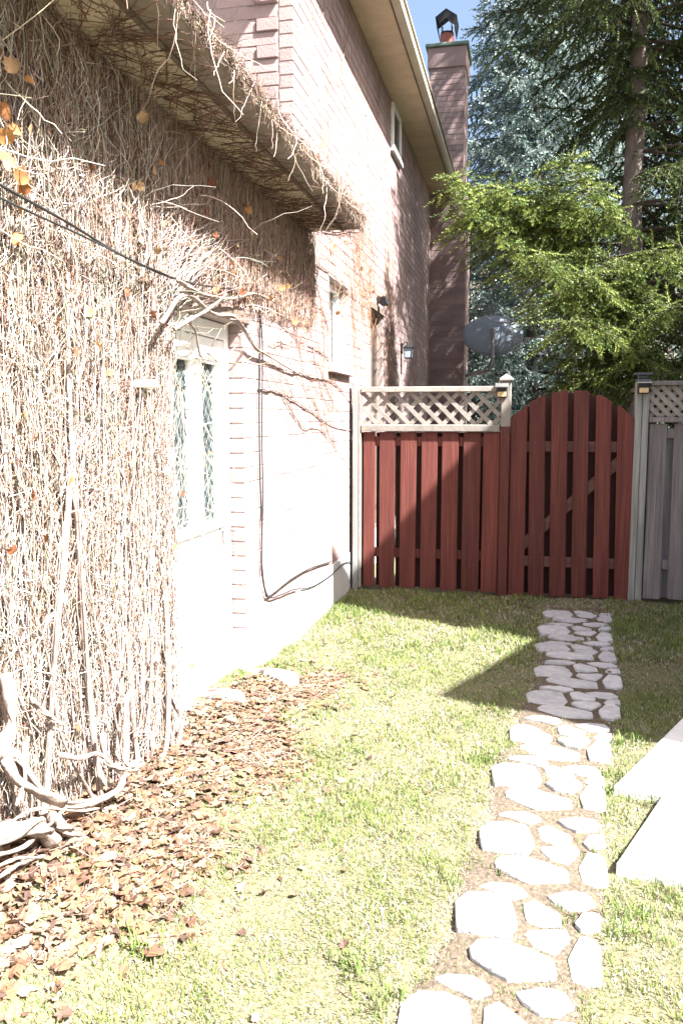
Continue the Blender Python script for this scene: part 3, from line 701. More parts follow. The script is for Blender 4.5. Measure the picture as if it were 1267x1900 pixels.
# ---------------------------------------------------------------- climbing vine on the garage wall
def vcol(n, base, spread=.25, warm=.06):
    b = np.array(base)[None]*rng.uniform(1-spread, 1+spread, (n, 1)); return np.clip(b*(1+rng.normal(0, warm, (n, 3))), 0, 1)
def joined(name, sets, m, parent):
    """sets of (V,F,C)"""
    o = 0; Vs = []; Fs = []; Cs = []
    for V, F, C_ in sets: Vs.append(V); Fs.append(F+o); Cs.append(C_); o += len(V)
    ob = link(name, npmesh(name, np.concatenate(Vs), np.concatenate(Fs), np.concatenate(Cs), True), M[m]); child(ob, parent); return ob
def strands(Y0, z0, z1, d, r0, amp, base, S=22, slope=None, spread=.3, k=3, ref=(1., 0, 0)):
    N = len(Y0); t = np.linspace(0, 1, S)[None]
    Z = z0[:, None] + (z1-z0)[:, None]*t
    Y = Y0[:, None] + smooth_noise(N, S, amp, 6) + .010*np.sin(t*rng.uniform(12, 45, (N, 1))+rng.uniform(0, 6, (N, 1)))
    if slope is not None: Y += slope[:, None]*t
    Y = np.where(Z < 1.95, np.minimum(Y, 3.335+.03*np.sin(Z*9)+rng.exponential(.03, (N, 1))), Y)
    X = WX + .012 + d[:, None]*(.6+.4*np.sin(t*rng.uniform(3, 9, (N, 1))+rng.uniform(0, 6, (N, 1)))) + np.abs(smooth_noise(N, S, .012, 8))
    rad = r0[:, None]*(1-.55*t)
    V, F = tubes_np(np.stack([X, Y, Z], -1), rad, k, ref)
    return V, F, np.repeat(vcol(N, base, spread), S*k, 0)
def twigs(P, D, L, r, base, S=5, curl=.5, k=3, spread=.35):
    N = len(P); t = np.linspace(0, 1, S)[None, :, None]
    side = rng.normal(0, 1, (N, 3)); side -= D*(side*D).sum(1, keepdims=True)
    paths = P[:, None] + D[:, None]*L[:, None, None]*t + side[:, None]*(L*curl)[:, None, None]*t*t + rng.normal(0, .08 if S < 9 else .022, (N, S, 3))*L[:, None, None]*t
    V, F = tubes_np(paths, r[:, None]*(1-.6*np.linspace(0, 1, S))[None], k, (.37, .21, .9))
    return V, F, np.repeat(vcol(N, base, spread), S*k, 0)
def unitv(v): return v/(np.linalg.norm(v, axis=1, keepdims=True)+1e-9)
vine = empty('climbing_vine', (WX+.05, 2.8, 0), 'dense leafless climbing vine covering the garage wall and its eave', 'vine')
TAN, BRN, DRK = (.40, .35, .305), (.22, .135, .10), (.13, .08, .06)
sets = []
YM = 3.31                                                         # edge of the dense mat beside the door
N = 950; Y0 = rng.uniform(1.5, YM, N); zt = np.minimum(rng.uniform(.7, 3.2, N), 2.83)
sets.append(strands(Y0, rng.uniform(-.02, .5, N), zt, rng.uniform(.0, .050, N), rng.uniform(.0014, .0042, N), rng.uniform(.03, .12, N), TAN, slope=rng.normal(-.05, .20, N)))
N = 2600; Y0 = rng.uniform(1.5, YM, N); a = rng.uniform(.05, 2.65, N)
sets.append(strands(Y0, a, np.minimum(a+rng.uniform(.10, .50, N), 2.84), rng.uniform(.01, .060, N), rng.uniform(.0012, .0034, N), rng.uniform(.02, .07, N), TAN, S=10, slope=rng.normal(-.02, .13, N), spread=.4))
N = 1300; Y0 = rng.uniform(1.5, YM, N); a = rng.uniform(.05, 2.6, N)
sets.append(strands(Y0, a, np.minimum(a+rng.uniform(.10, .6, N), 2.84), rng.uniform(.0, .050, N), rng.uniform(.0014, .0042, N), rng.uniform(.02, .07, N), (.20, .125, .095), S=10, slope=rng.normal(0, .15, N), spread=.4))
N = 260; Y0 = rng.uniform(1.5, YM-.04, N); a = rng.uniform(.15, 2.4, N)      # crossing runners
sets.append(strands(Y0, a, np.minimum(a+rng.uniform(.1, .55, N), 2.84), rng.uniform(.02, .06, N), rng.uniform(.0014, .0032, N), rng.uniform(.03, .10, N), (.42, .36, .31), S=14, slope=rng.normal(0, .42, N)))
# above the door: upright strands in the shade of the eave
N = 1000; Y0 = rng.uniform(3.4, 5.88, N); lo = 2.24+.10*rng.normal(0, 1, N).clip(-1, 1.4)+.06*sstep(4.4, 5.8, Y0)
sets.append(strands(Y0, lo, np.minimum(lo+rng.uniform(.25, .8, N), 2.845), rng.uniform(0, .03, N), rng.uniform(.0018, .0048, N), rng.uniform(.01, .05, N), (.33, .245, .205), S=14))
N = 110; Y0 = rng.uniform(3.15, 3.32, N); a = rng.uniform(1.9, 2.25, N)     # fanning out of the main mass over the lintel
sets.append(strands(Y0, a, a+rng.uniform(.25, .55, N), rng.uniform(.02, .05, N), rng.uniform(.002, .004, N), rng.uniform(.02, .06, N), TAN, S=16, slope=rng.uniform(.2, 1.1, N)))
stems_thin = joined('stems', sets, 'vine', vine); stems_thin['kind'] = 'stuff'
sets = []
N = 11000; P = np.stack([WX+.012+rng.uniform(0, 1, N)*.055, rng.uniform(1.5, YM, N), rng.uniform(.1, 2.8, N)], 1)
sets.append(twigs(P, unitv(rng.normal(0, 1, (N, 3))*[.25, .6, 1.]), rng.uniform(.02, .065, N), rng.uniform(.0010, .0022, N), BRN, S=4, curl=.3))
N = 2600; P = np.stack([WX+.015+rng.uniform(0, 1, N)*.06, rng.uniform(1.5, YM, N), rng.uniform(.1, 2.8, N)], 1)
sets.append(twigs(P, unitv(rng.normal(0, 1, (N, 3))*[.25, .6, 1.]), rng.uniform(.03, .10, N), rng.uniform(.0012, .0024, N), (.44, .38, .33), S=4, curl=.3))
N = 1900; yy = rng.uniform(3.3, 5.9, N); P = np.stack([WX+.015+rng.uniform(0, 1, N)**1.5*.06, yy, 2.22+.07*rng.normal(0, 1, N)+rng.uniform(0, .45, N)*rng.uniform(0, 1, N)], 1)
sets.append(twigs(P, unitv(rng.normal(0, 1, (N, 3))*[.3, .9, .9]), rng.uniform(.02, .09, N), rng.uniform(.0011, .0024, N), BRN))
N = 80; yy = rng.uniform(1.9, 4.8, N); P = np.stack([np.full(N, WX+.04), yy, rng.uniform(2.0, 2.6, N)], 1)   # sticking out
sets.append(twigs(P, unitv(rng.normal(0, 1, (N, 3))*[.3, 1, .6]+[.55, 0, .1]), rng.uniform(.08, .26, N), rng.uniform(.0016, .003, N), TAN, S=9, curl=.6, k=4))
# across the door
N = 70; P = np.stack([np.full(N, XD+.03), rng.uniform(3.5, 4.0, N)**1., rng.uniform(.7, 2.0, N)], 1)
sets.append(twigs(P, unitv(rng.normal(0, 1, (N, 3))*[.1, .5, 1.]+[0, .35, 0]), rng.uniform(.12, .5, N), rng.uniform(.0016, .003, N), (.5, .42, .3), S=9, curl=.35, k=4))
# over the soffit
N = 430; yy = rng.uniform(1.9, 5.75, N)+.0; cl = np.round(yy*2.2)/2.2; yy = cl+rng.normal(0, .12, N); zz = np.full(N, EAVE1-.012)
P = np.stack([WX+rng.uniform(.0, .22, N), np.clip(yy, 1.6, 5.76), zz-rng.uniform(0, .025, N)], 1)
D = unitv(np.stack([rng.uniform(.3, 1, N), rng.normal(0, .9, N), rng.normal(0, .02, N)], 1)); L = rng.uniform(.1, .42, N)
t = np.linspace(0, 1, 9); paths = P[:, None]+D[:, None]*L[:, None, None]*t[None, :, None]; paths[:, :, 1] += smooth_noise(N, 9, .05, 4)
paths[:, :, 2] = np.minimum(paths[:, :, 2]-np.abs(smooth_noise(N, 9, .01, 3)), EAVE1-.010); paths[:, :, 0] = np.minimum(paths[:, :, 0], XO); paths[:, :, 1] = np.minimum(paths[:, :, 1], 5.81)
V, F = tubes_np(paths, rng.uniform(.0013, .0036, N)[:, None]*(1-.5*t)[None], 4, (0, 0, 1.)); sets.append((V, F, np.repeat(vcol(N, DRK), 36, 0)))
N = 650; P = np.stack([WX+rng.uniform(.01, .33, N)*rng.uniform(0, 1, N), rng.uniform(1.7, 5.78, N), np.full(N, EAVE1-.015)-rng.uniform(0, .05, N)], 1)
D = unitv(rng.normal(0, 1, (N, 3))*[1, 1, .12]); sets.append(twigs(P, D, rng.uniform(.03, .11, N), rng.uniform(.0010, .0020, N), DRK))
# tangle on the gutter and roof edge
N = 1500; P = np.stack([rng.normal(-1.165, .018, N), rng.uniform(1.5, 5.84, N), EAVE1+.075+rng.normal(0, .012, N)], 1)
sets.append(twigs(P, unitv(rng.normal(0, 1, (N, 3))*[.3, 1.1, .3]), rng.uniform(.02, .08, N), rng.uniform(.0012, .0026, N), (.25, .185, .145), S=5, curl=.3))
N = 1100; P = np.stack([rng.normal(-1.16, .02, N), rng.uniform(1.5, 5.84, N), EAVE1+.075+rng.normal(0, .013, N)], 1)
sets.append(twigs(P, unitv(rng.normal(0, 1, (N, 3))*[.6, 1.1, .55]), rng.uniform(.02, .08, N), rng.uniform(.0014, .0028, N), (.13, .09, .07), S=5, curl=.3))
for cc_, nn_ in (((.10, .07, .055), 1500), ((.20, .14, .11), 1300), ((.36, .29, .23), 450)):   # draped over the gutter's face
    N = nn_; P = np.stack([rng.normal(-1.128, .005, N), rng.uniform(1.5, 5.84, N), EAVE1+rng.uniform(.0, .085, N)], 1)
    sets.append(twigs(P, unitv(rng.normal(0, 1, (N, 3))*[.06, 1., .45]), rng.uniform(.02, .065, N), rng.uniform(.0012, .0026, N), cc_, S=4, curl=.18))
N = 60; P = np.stack([rng.normal(-1.125, .02, N), rng.uniform(1.8, 5.84, N), EAVE1+rng.uniform(0, .12, N)], 1)
sets.append(twigs(P, unitv(rng.normal(0, 1, (N, 3))*[.25, .5, .1]+[.1, .1, -1.]), rng.uniform(.08, .42, N)*rng.uniform(.5, 1, N), rng.uniform(.0016, .003, N), (.46, .37, .30), S=10, curl=.5, k=4))
N = 350; P = np.stack([rng.uniform(-1.3, -1.13, N), rng.uniform(5.6, 5.86, N), EAVE1+rng.normal(.05, .04, N)], 1)
sets.append(twigs(P, unitv(rng.normal(0, 1, (N, 3))), rng.uniform(.02, .07, N), rng.uniform(.0012, .0026, N), BRN, S=6, curl=.6))
for s_ in sets: pass
tw = joined('twigs', sets, 'vine', vine); tw['kind'] = 'stuff'
# thick stems and roots, each a part
def stem(pts, r0, r1, n=26, wob=.012):
    """gnarled stem: lobed, lumpy bark outline with thinner shoots twisted round it"""
    n = int(n*1.6); P = polyline(pts, n); P += np.stack([smooth_noise(1, n, wob, 11)[0] for _ in range(3)], 1)*np.sin(np.linspace(0, math.pi, n))[:, None]
    k = 10; rad = np.linspace(r0, r1, n)*(1+.16*np.sin(np.linspace(0, 23, n)+random.uniform(0, 6)))
    g = G().tube(P, list(rad), k); V = np.array(g.v); ph = random.uniform(0, 6)
    for i in range(n):
        for j in range(k):
            q = i*k+j; V[q] = P[i]+(V[q]-P[i])*(1+.22*math.sin(3*2*math.pi*j/k+ph+i*.35)+random.uniform(-.10, .10))
    g.v = [tuple(v) for v in V]
    if r0 > .007:
        for c in range(2):
            a0 = random.uniform(0, 6); i0 = random.randint(0, n//4); i1 = random.randint(n//2, n); rr = max(.0025, r0*.28)
            pts2 = [P[i]+np.array([math.cos(a0+i*.16), math.sin(a0+i*.16)*.8, math.sin(a0+i*.16)*.5])*(rad[i]*1.05+rr*.6) for i in range(i0, i1)]
            g.tube(pts2, rr, 5)
    part(g, 'stem', 'bark_vine', vine, True)
for i in range(19):                                               # trunks climbing the wall
    y = 1.75+1.6*((i*.618) % 1); h = random.uniform(.9, 2.4); x = WX+random.uniform(.045, .085); r = random.choice((.004, .005, .007, .009, .012)); sl = random.gauss(-.12, .22)
    stem([(x+random.uniform(.02, .12), y+random.uniform(-.2, .2), float(gh(x, y))-.03), (x+.02, y+random.uniform(-.1, .1), .22), (x, y+sl*.3+random.uniform(-.06, .06), h*.45), (x-.015, y+sl*.7+random.uniform(-.08, .08), h*.75), (x-.03, y+sl+random.uniform(-.1, .1), h)], r, r*.35, 34)
Zp = lambda x, y, z: onx(x, y, WX+.20-.22*min(z, .5))
for pts, r0, r1 in [
    ([Zp(-40,1400,.36), Zp(30,1400,.34), Zp(80,1470,.25), Zp(150,1490,.2), Zp(215,1468,.15), Zp(232,1440,.1)], 0.0165, 0.0096),
    ([Zp(10,1250,.62), Zp(20,1340,.46), Zp(8,1390,.36), Zp(40,1450,.25), Zp(120,1488,.16)], 0.0187, 0.0120),
    ([Zp(-60,1560,.18), Zp(0,1548,.17), Zp(55,1530,.17), Zp(100,1560,.08)], 0.0275, 0.0210),
    ([Zp(95,1515,.16), Zp(125,1535,.12), Zp(168,1572,.04)], 0.0165, 0.0132),
    ([Zp(190,1360,.34), Zp(198,1405,.24), Zp(220,1425,.17), Zp(255,1428,.12)], 0.0121, 0.0078),
    ([Zp(235,1290,.45), Zp(232,1370,.28), Zp(236,1420,.16), Zp(262,1410,.12)], 0.0110, 0.0096),
    ([Zp(110,1400,.3), Zp(150,1408,.26), Zp(185,1400,.27), Zp(225,1435,.15)], 0.0088, 0.0060),
    ([Zp(-30,1590,.1), Zp(40,1575,.1), Zp(90,1530,.15), Zp(125,1495,.19)], 0.0060, 0.0048),
    ([Zp(-20,1560,.14), Zp(60,1500,.22), Zp(130,1505,.18), Zp(185,1500,.14)], 0.0055, 0.0036),
    ([Zp(-30,1650,.06), Zp(30,1610,.06), Zp(85,1588,.06)], 0.0066, 0.0042), ([Zp(-30,1625,.08), Zp(25,1598,.08), Zp(80,1590,.05)], 0.0055, 0.0036),
    ([Zp(60,1300,.55), Zp(95,1330,.44), Zp(115,1345,.41)], 0.0077, 0.0060), ([Zp(45,1380,.36), Zp(42,1440,.26), Zp(30,1495,.18)], 0.0066, 0.0054)]:
    stem(pts, r0, r1, 22, .006)
wl = lambda x, y, d=.03: onx(x, y, WX+d)
for pts, r0, r1 in [                                              # limbs over the lintel and along the house wall
    ([wl(300,600,.13), wl(345,545,.09), wl(395,580,.07), wl(435,588,.06), wl(470,640,.04), wl(500,660,.03), wl(548,690,.02)], .0115, .006),
    ([wl(330,520,.13), wl(375,545,.08), wl(430,555,.06), wl(470,545,.05), wl(510,560,.04)], .010, .005),
    ([wl(325,610,.12), wl(365,585,.08), wl(400,560,.07), wl(420,545,.05)], .010, .005),
    ([wl(342,590,.10), wl(362,615,.05), wl(372,660,.0), wl(385,655,-.02), wl(410,672,-.03), wl(440,640,.03)], .006, .004)]:
    stem(pts, r0, r1, 30, .006)

# dried leaves: parts of the vine, three lobes
def leaf_mesh(name, cup=.25, m='leaf'):
    out = [(0,-.5),(.18,-.42),(.42,-.25),(.5,.05),(.30,.12),(.33,.38),(.12,.30),(0,.56),(-.14,.30),(-.36,.36),(-.30,.10),(-.5,.02),(-.40,-.28),(-.16,-.44)]
    V = [(0,0,0)] + [(x, y, cup*(x*x*2.4+y*y*1.2)+random.uniform(-.09,.09)) for x, y in out]
    return np.array(V), np.array([(0, i+1, (i+1) % len(out)+1) for i in range(len(out))])
LEAFM = []
for c in ((.30, .13, .05), (.34, .17, .06), (.22, .085, .045), (.40, .26, .15)):
    for cup in (.35, -.3):
        V, F = leaf_mesh('leaf', cup+random.uniform(-.1, .15)); k_ = np.array(c)*rng.uniform(.55, 1.25, (len(V), 1)); V = np.vstack([V, [(-.02, -.5, .0), (.02, -.5, .0), (.05, -.95, .12)]]); F = np.vstack([F, [(15, 16, 17)]]); me = npmesh('leaf', V, F, np.vstack([k_, np.tile(np.array(c)*.6, (3, 1))]), True); me.materials.append(M['leaf']); LEAFM.append(me)
def hang(parent, p, s, mesh=None):
    o = bpy.data.objects.new('leaf', mesh or random.choice(LEAFM)); col.objects.link(o); child(o, parent); o.location = p; o.scale = (s, s*random.uniform(.8, 1.2), s)
    o.rotation_euler = (R(random.uniform(50, 130)), R(random.uniform(-40, 40)), R(90+random.uniform(-60, 60)))
for (x, y, s) in [(12,205,.07),(8,250,.08),(28,240,.06),(14,300,.07),(38,325,.08),(42,345,.07),(20,120,.07),(55,145,.05),(5,100,.06),(60,240,.05),(35,390,.06),(3,290,.06),(265,215,.07),(262,345,.06),(247,345,.055),(430,490,.06),(436,505,.05),(265,445,.05),
                  (165,575,.06),(172,580,.05),(60,920,.06),(130,890,.05),(90,1000,.06),(140,1065,.05),(205,690,.05),(45,770,.05),(30,440,.06),(260,280,.05),(300,300,.04),(180,640,.05),(390,840,.03),(338,915,.035),(70,815,.04),(145,1120,.05),(25,1020,.05)]:
    hang(vine, onx(x, y, WX+random.uniform(.06, .10)), s*.72)
for i in range(28): hang(vine, (WX+random.uniform(.05, .11), random.uniform(1.9, 3.52), random.uniform(.2, 2.7)), random.uniform(.02, .045))
for i in range(26): hang(vine, (WX+random.uniform(.03, .1), random.uniform(3.6, 5.6), random.uniform(2.1, 2.75)), random.uniform(.025, .05))

# ---------------------------------------------------------------- thin vine on the tall house wall
vine2 = empty('climbing_vine', (WX+.02, 7.8, 0), 'thin leafless vine spreading over the sunlit tall house wall', 'vine')
sets = []
def runners(N, Yr, Zr, dirY, dirZ, L, r, base, amp=.08, S=22):
    P = np.stack([np.full(N, WX+.006), rng.uniform(*Yr, N), rng.uniform(*Zr, N)], 1); D = unitv(np.stack([np.zeros(N), rng.normal(dirY[0], dirY[1], N), rng.normal(dirZ[0], dirZ[1], N)], 1)); Ls = rng.uniform(*L, N)
    t = np.linspace(0, 1, S); pa = P[:, None]+D[:, None]*Ls[:, None, None]*t[None, :, None]; pa[:, :, 1] += smooth_noise(N, S, amp, 6); pa[:, :, 2] += smooth_noise(N, S, amp, 6); pa[:, :, 0] += np.abs(smooth_noise(N, S, .004, 6))
    pa[:, :, 2] = np.clip(pa[:, :, 2], .4, EAVE2-.03); pa[:, :, 1] = np.clip(pa[:, :, 1], 4.42, 13.2)
    V, F = tubes_np(pa, rng.uniform(*r, N)[:, None]*(1-.6*t)[None], 4, (1., 0, 0)); sets.append((V, F, np.repeat(vcol(N, base), S*4, 0)))
runners(34, (4.6, 5.6), (1.7, 2.3), (1, .3), (-.35, .25), (.5, 1.6), (.0012, .003), (.22, .13, .09))
runners(40, (5.6, 6.6), (1.5, 2.8), (1, .4), (-.3, .35), (.5, 1.3), (.0012, .003), (.22, .13, .09))
runners(60, (5.7, 7.0), (2.5, 3.6), (.6, .5), (.3, .6), (.4, 1.2), (.0012, .003), (.24, .14, .10))
runners(36, (5.7, 9.0), (3.3, 4.6), (.4, .5), (.6, .5), (.4, 1.3), (.0012, .003), (.24, .15, .11))
runners(60, (7.1, 8.5), (2.4, 3.4), (.5, .4), (-.5, .4), (.3, 1.0), (.0014, .0035), (.27, .14, .08))
runners(45, (9.1, 9.6), (1.6, 3.0), (.1, .25), (1, .3), (.4, 1.3), (.0016, .004), (.24, .15, .11))
N = 1100; P = np.stack([WX+.008+rng.uniform(0, .02, N), 7.9+rng.normal(0, .42, N), 2.95+rng.normal(0, .28, N)], 1); P[:, 2] -= .55*(P[:, 1]-7.9); P = P[~((P[:, 1] > 8.15) & (P[:, 1] < 9.0) & (P[:, 2] < 2.72))]; N = len(P)
sets.append(twigs(P, unitv(rng.normal(0, 1, (N, 3))*[.3, 1, 1]), rng.uniform(.02, .08, N), rng.uniform(.0010, .002, N), (.30, .17, .11)))
N = 500; P = np.stack([WX+.008+rng.uniform(0, .02, N), rng.uniform(5.7, 8.3, N), rng.uniform(2.2, 3.7, N)], 1)
sets.append(twigs(P, unitv(rng.normal(0, 1, (N, 3))*[.3, 1, 1]), rng.uniform(.02, .09, N), rng.uniform(.0010, .002, N), (.30, .16, .10)))
tw2 = joined('twigs', sets, 'vine', vine2); tw2['kind'] = 'stuff'
for pts, r0, r1 in [([wl(578,485,.01), wl(610,505,.01), wl(640,530,.01), wl(660,560,.01)], .005, .003), ([wl(480,720,.01), wl(520,728,.01), wl(565,755,.01), wl(610,785,.01), wl(655,800,.01)], .006, .003),
                    ([wl(545,690,.01), wl(580,700,.01), wl(620,710,.01), wl(652,745,.01)], .006, .003), ([wl(572,640,.01), wl(600,655,.01), wl(640,700,.01)], .004, .002), ([wl(520,725,.01), wl(560,790,.01), wl(600,800,.01), wl(655,875,.01)], .004, .002)]:
    part(G().tube(polyline(pts, 20)+rng.normal(0, .004, (20, 3))*[0, 1, 1], list(np.linspace(r0, r1, 20)), 6), 'stem', 'bark_vine', vine2, True)
for i in range(14): hang(vine2, (WX+.03, random.uniform(5.9, 8.4), random.uniform(2.2, 3.4)), random.uniform(.025, .045))

# ---------------------------------------------------------------- leaf litter and turf
def inpoly(px, py, poly):
    ins = np.zeros(len(px), bool); n = len(poly); j = n-1
    for i in range(n):
        xi, yi = poly[i]; xj, yj = poly[j]
        c = ((yi > py) != (yj > py)) & (px < (xj-xi)*(py-yi)/(yj-yi+1e-12)+xi); ins ^= c; j = i
    return ins
def onground(x, y):
    z = 0.
    for _ in range(12): q = onz(x, y, z); z = .5*z+.5*float(gh(q[0], q[1]))
    return q
LIT = np.array([onground(*p)[:2] for p in [(-200,1600),(-10,1480),(250,1400),(330,1330),(450,1270),(560,1255),(650,1240),(600,1300),(520,1330),(555,1420),(520,1470),(430,1480),(330,1480),(430,1600),(330,1640),(300,1700),(180,1740),(60,1810),(-20,1850),(-300,1900)]])
def near_poly(x, y, poly, w):
    return inpoly(x+rng.normal(0, w, len(x)), y+rng.normal(0, w, len(x)), poly)
blocked = lambda x, y: np.logical_or.reduce([inpoly(x, y, p) for p in STONES+SLABS])
def litter(name, x, y, size, lift, label, parent=None):
    N = len(x); LV, LFc = leaf_mesh('l', .3); K = len(LV)
    s = size[:, None, None]; V = LV[None]*s*np.stack([rng.uniform(.45, 1.15, N), rng.uniform(.6, 1.3, N), rng.uniform(-1.0, 1.5, N)], 1)[:, None]
    V[:, :, 2] += (V[:, :, 0]*rng.normal(0, 5, (N, 1))+V[:, :, 1]*rng.normal(0, 5, (N, 1)))*V[:, :, 0]*0 + size[:, None]*rng.normal(0, .07, (N, K))
    az = rng.uniform(0, 2*np.pi, N); ti = rng.normal(0, .25, N); ca, sa, ct, st = np.cos(az), np.sin(az), np.cos(ti), np.sin(ti)
    X, Y, Z = V[:, :, 0], V[:, :, 1]*ct[:, None]-V[:, :, 2]*st[:, None], V[:, :, 1]*st[:, None]+V[:, :, 2]*ct[:, None]
    X, Y = X*ca[:, None]-Y*sa[:, None], X*sa[:, None]+Y*ca[:, None]
    P = np.stack([X+x[:, None], Y+y[:, None], Z+(gh(x, y)+lift)[:, None]], -1).reshape(-1, 3)
    pal = np.array([(.21, .13, .08), (.26, .175, .115), (.15, .085, .056), (.33, .25, .18), (.11, .065, .05), (.24, .13, .075), (.20, .145, .105)]); c = pal[rng.integers(0, len(pal), N)]*rng.uniform(.55, 1.1, (N, 1))
    F = (LFc[None]+(np.arange(N)*K)[:, None, None]).reshape(-1, 3)
    o = link(name, npmesh(name, P, F, np.repeat(c, K, 0), False), M['leaf']); tag(o, label, 'leaf litter', kind='stuff')
def scatter(n, x0, x1, y0, y1): return rng.uniform(x0, x1, n), rng.uniform(y0, y1, n)
x, y = scatter(60000, -1.9, 0, .8, 6); k_ = np.where(rng.random(len(x)) < .72, near_poly(x, y, LIT, .04), near_poly(x, y, LIT, .14)) & (x > WX+.02-.08*((y > 3.46) & (y < 4.4))); x, y = x[k_], y[k_]
x, y = x[:6400], y[:6400]; N = len(x)
litter('leaf_litter', x, y, (.012+.045*rng.random(N)**1.5)*(1.0+.3*(y < 3)), rng.uniform(.0, .035, N)*np.exp(-np.maximum(x+1.45, 0)/.4), 'drift of dry brown leaves along the foot of the vine and the door')
kx = rng.integers(0, len(x), 420); tx_, ty_ = x[kx], y[kx]; Pt = np.stack([tx_, ty_, gh(tx_, ty_)+.018], 1); az_ = rng.uniform(0, 6.28, 420)
V, F, C_ = twigs(Pt, np.stack([np.cos(az_), np.sin(az_), rng.normal(0, .08, 420)], 1), rng.uniform(.05, .2, 420), rng.uniform(.0012, .0030, 420), (.24, .18, .145), S=6, curl=.25)
tag(link('fallen_twigs', npmesh('fallen_twigs', V, F, C_, True), M['vine']), 'thin dry twigs strewn over the leaf drift', 'twigs', kind='stuff')
xs, ys = scatter(700, -1.45, 1.6, 1.3, 7.1); k_ = (xs < -.6) | (rng.random(700) < .18); xs, ys = xs[k_], ys[k_]
xf = rng.uniform(-1.4, .1, 420); yf = 7.12-np.abs(rng.normal(0, .25, 420)); xs = np.concatenate([xs, xf]); ys = np.concatenate([ys, yf]); N = len(xs)
litter('scattered_leaves', xs, ys, rng.uniform(.012, .035, N), np.full(N, .012), 'stray dry leaves scattered over the lawn and along the fence foot')

# turf
def blades(n, x0, x1, y0, y1, hmin, hmax, wid, thin=None):
    x, y = scatter(n, x0, x1, y0, y1)
    yaw_lim = .235*y+.25                                          # keep to what the camera and its neighbourhood see
    k = (x < yaw_lim+.9) & (x > WX+.015-.09*((y > 3.46) & (y < 4.4)))
    x, y = x[k], y[k]
    k = ~blocked(x, y)
    pc = np.interp(y, [e[2] for e in edge], [(e[0]+e[1])/2 for e in edge]); onp = np.abs(x-pc) < .235+.03*np.sin(y*11)+.02*np.sin(y*29)
    n2 = np.sin(x*4.1+1.3)*np.cos(y*3.3+x*1.7)+.6*np.sin(x*9.7-y*7.9)+.5*np.sin(x*23+y*17.)     # patches
    keep = rng.random(len(x)) < np.where(onp, .75, np.clip(.86+.11*n2, .4, 1))
    lit = near_poly(x, y, LIT, .06); keep &= (rng.random(len(x)) < np.where(lit, .30, 1.0)); k &= keep
    x, y, onp, n2 = x[k], y[k], onp[k], n2[k]; N = len(x)
    h = rng.uniform(hmin, hmax, N)*np.where(onp, .55, 1.)*(1+.25*np.clip(n2, -1, 1)); az = rng.uniform(0, 2*np.pi, N)
    dry = rng.random(N) < np.clip(.43-.14*n2+.42*onp-.05*(x > .45), .12, .96)
    bend = np.where(dry, rng.uniform(.8, 2.2, N), rng.uniform(.25, 1.1, N)); h = np.where(dry, h*.75, h)
    dx, dy = np.cos(az), np.sin(az); wx_, wy_ = -dy*wid/2, dx*wid/2; z = gh(x, y)-.002+.005*onp
    hm = h*.55; up = 1/np.sqrt(1+bend**2)
    b0 = np.stack([x-wx_, y-wy_, z], 1); b1 = np.stack([x+wx_, y+wy_, z], 1)
    mx, my = x+dx*hm*bend*up*.6, y+dy*hm*bend*up*.6
    m0 = np.stack([mx-wx_*.8, my-wy_*.8, z+hm*np.maximum(up, .5)], 1); m1 = np.stack([mx+wx_*.8, my+wy_*.8, z+hm*np.maximum(up, .5)], 1)
    tp = np.stack([x+dx*h*bend*up, y+dy*h*bend*up, z+h*up], 1)
    V = np.stack([b0, b1, m0, m1, tp], 1).reshape(-1, 3); o = (np.arange(N)*5)[:, None]
    F = np.concatenate([o+np.array([[0, 1, 3]]), o+np.array([[0, 3, 2]]), o+np.array([[2, 3, 4]])], 0)
    g1 = np.array([.125, .172, .052])*rng.uniform(.65, 1.3, (N, 1))*(1+rng.normal(0, .07, (N, 3))); g2 = np.array([.37, .345, .265])*rng.uniform(.7, 1.2, (N, 1))*(1+rng.normal(0, .04, (N, 3)))
    g1 = np.where((rng.random(N) < .3)[:, None], np.array([.20, .22, .065])*rng.uniform(.8, 1.2, (N, 1)), g1)
    C_ = np.clip(np.where(dry[:, None], g2, g1), .01, .9)
    return V, F, np.repeat(C_, 5, 0)
bs = [blades(140000, -1.62, 1.8, 1.4, 3.2, .012, .034, .0032), blades(100000, -1.62, 2.2, 3.2, 5.4, .014, .036, .0042), blades(60000, -1.62, 3.0, 5.4, 7.22, .02, .055, .0058)]
o = 0; Vs, Fs, Cs = [], [], []
for V, F, C_ in bs: Vs.append(V); Fs.append(F+o); Cs.append(C_); o += len(V)
gr = link('grass', npmesh('grass', np.concatenate(Vs), np.concatenate(Fs), np.concatenate(Cs)), M['grass']); tag(gr, 'thin spring grass mixed with straw on the lawn', 'grass', kind='stuff')
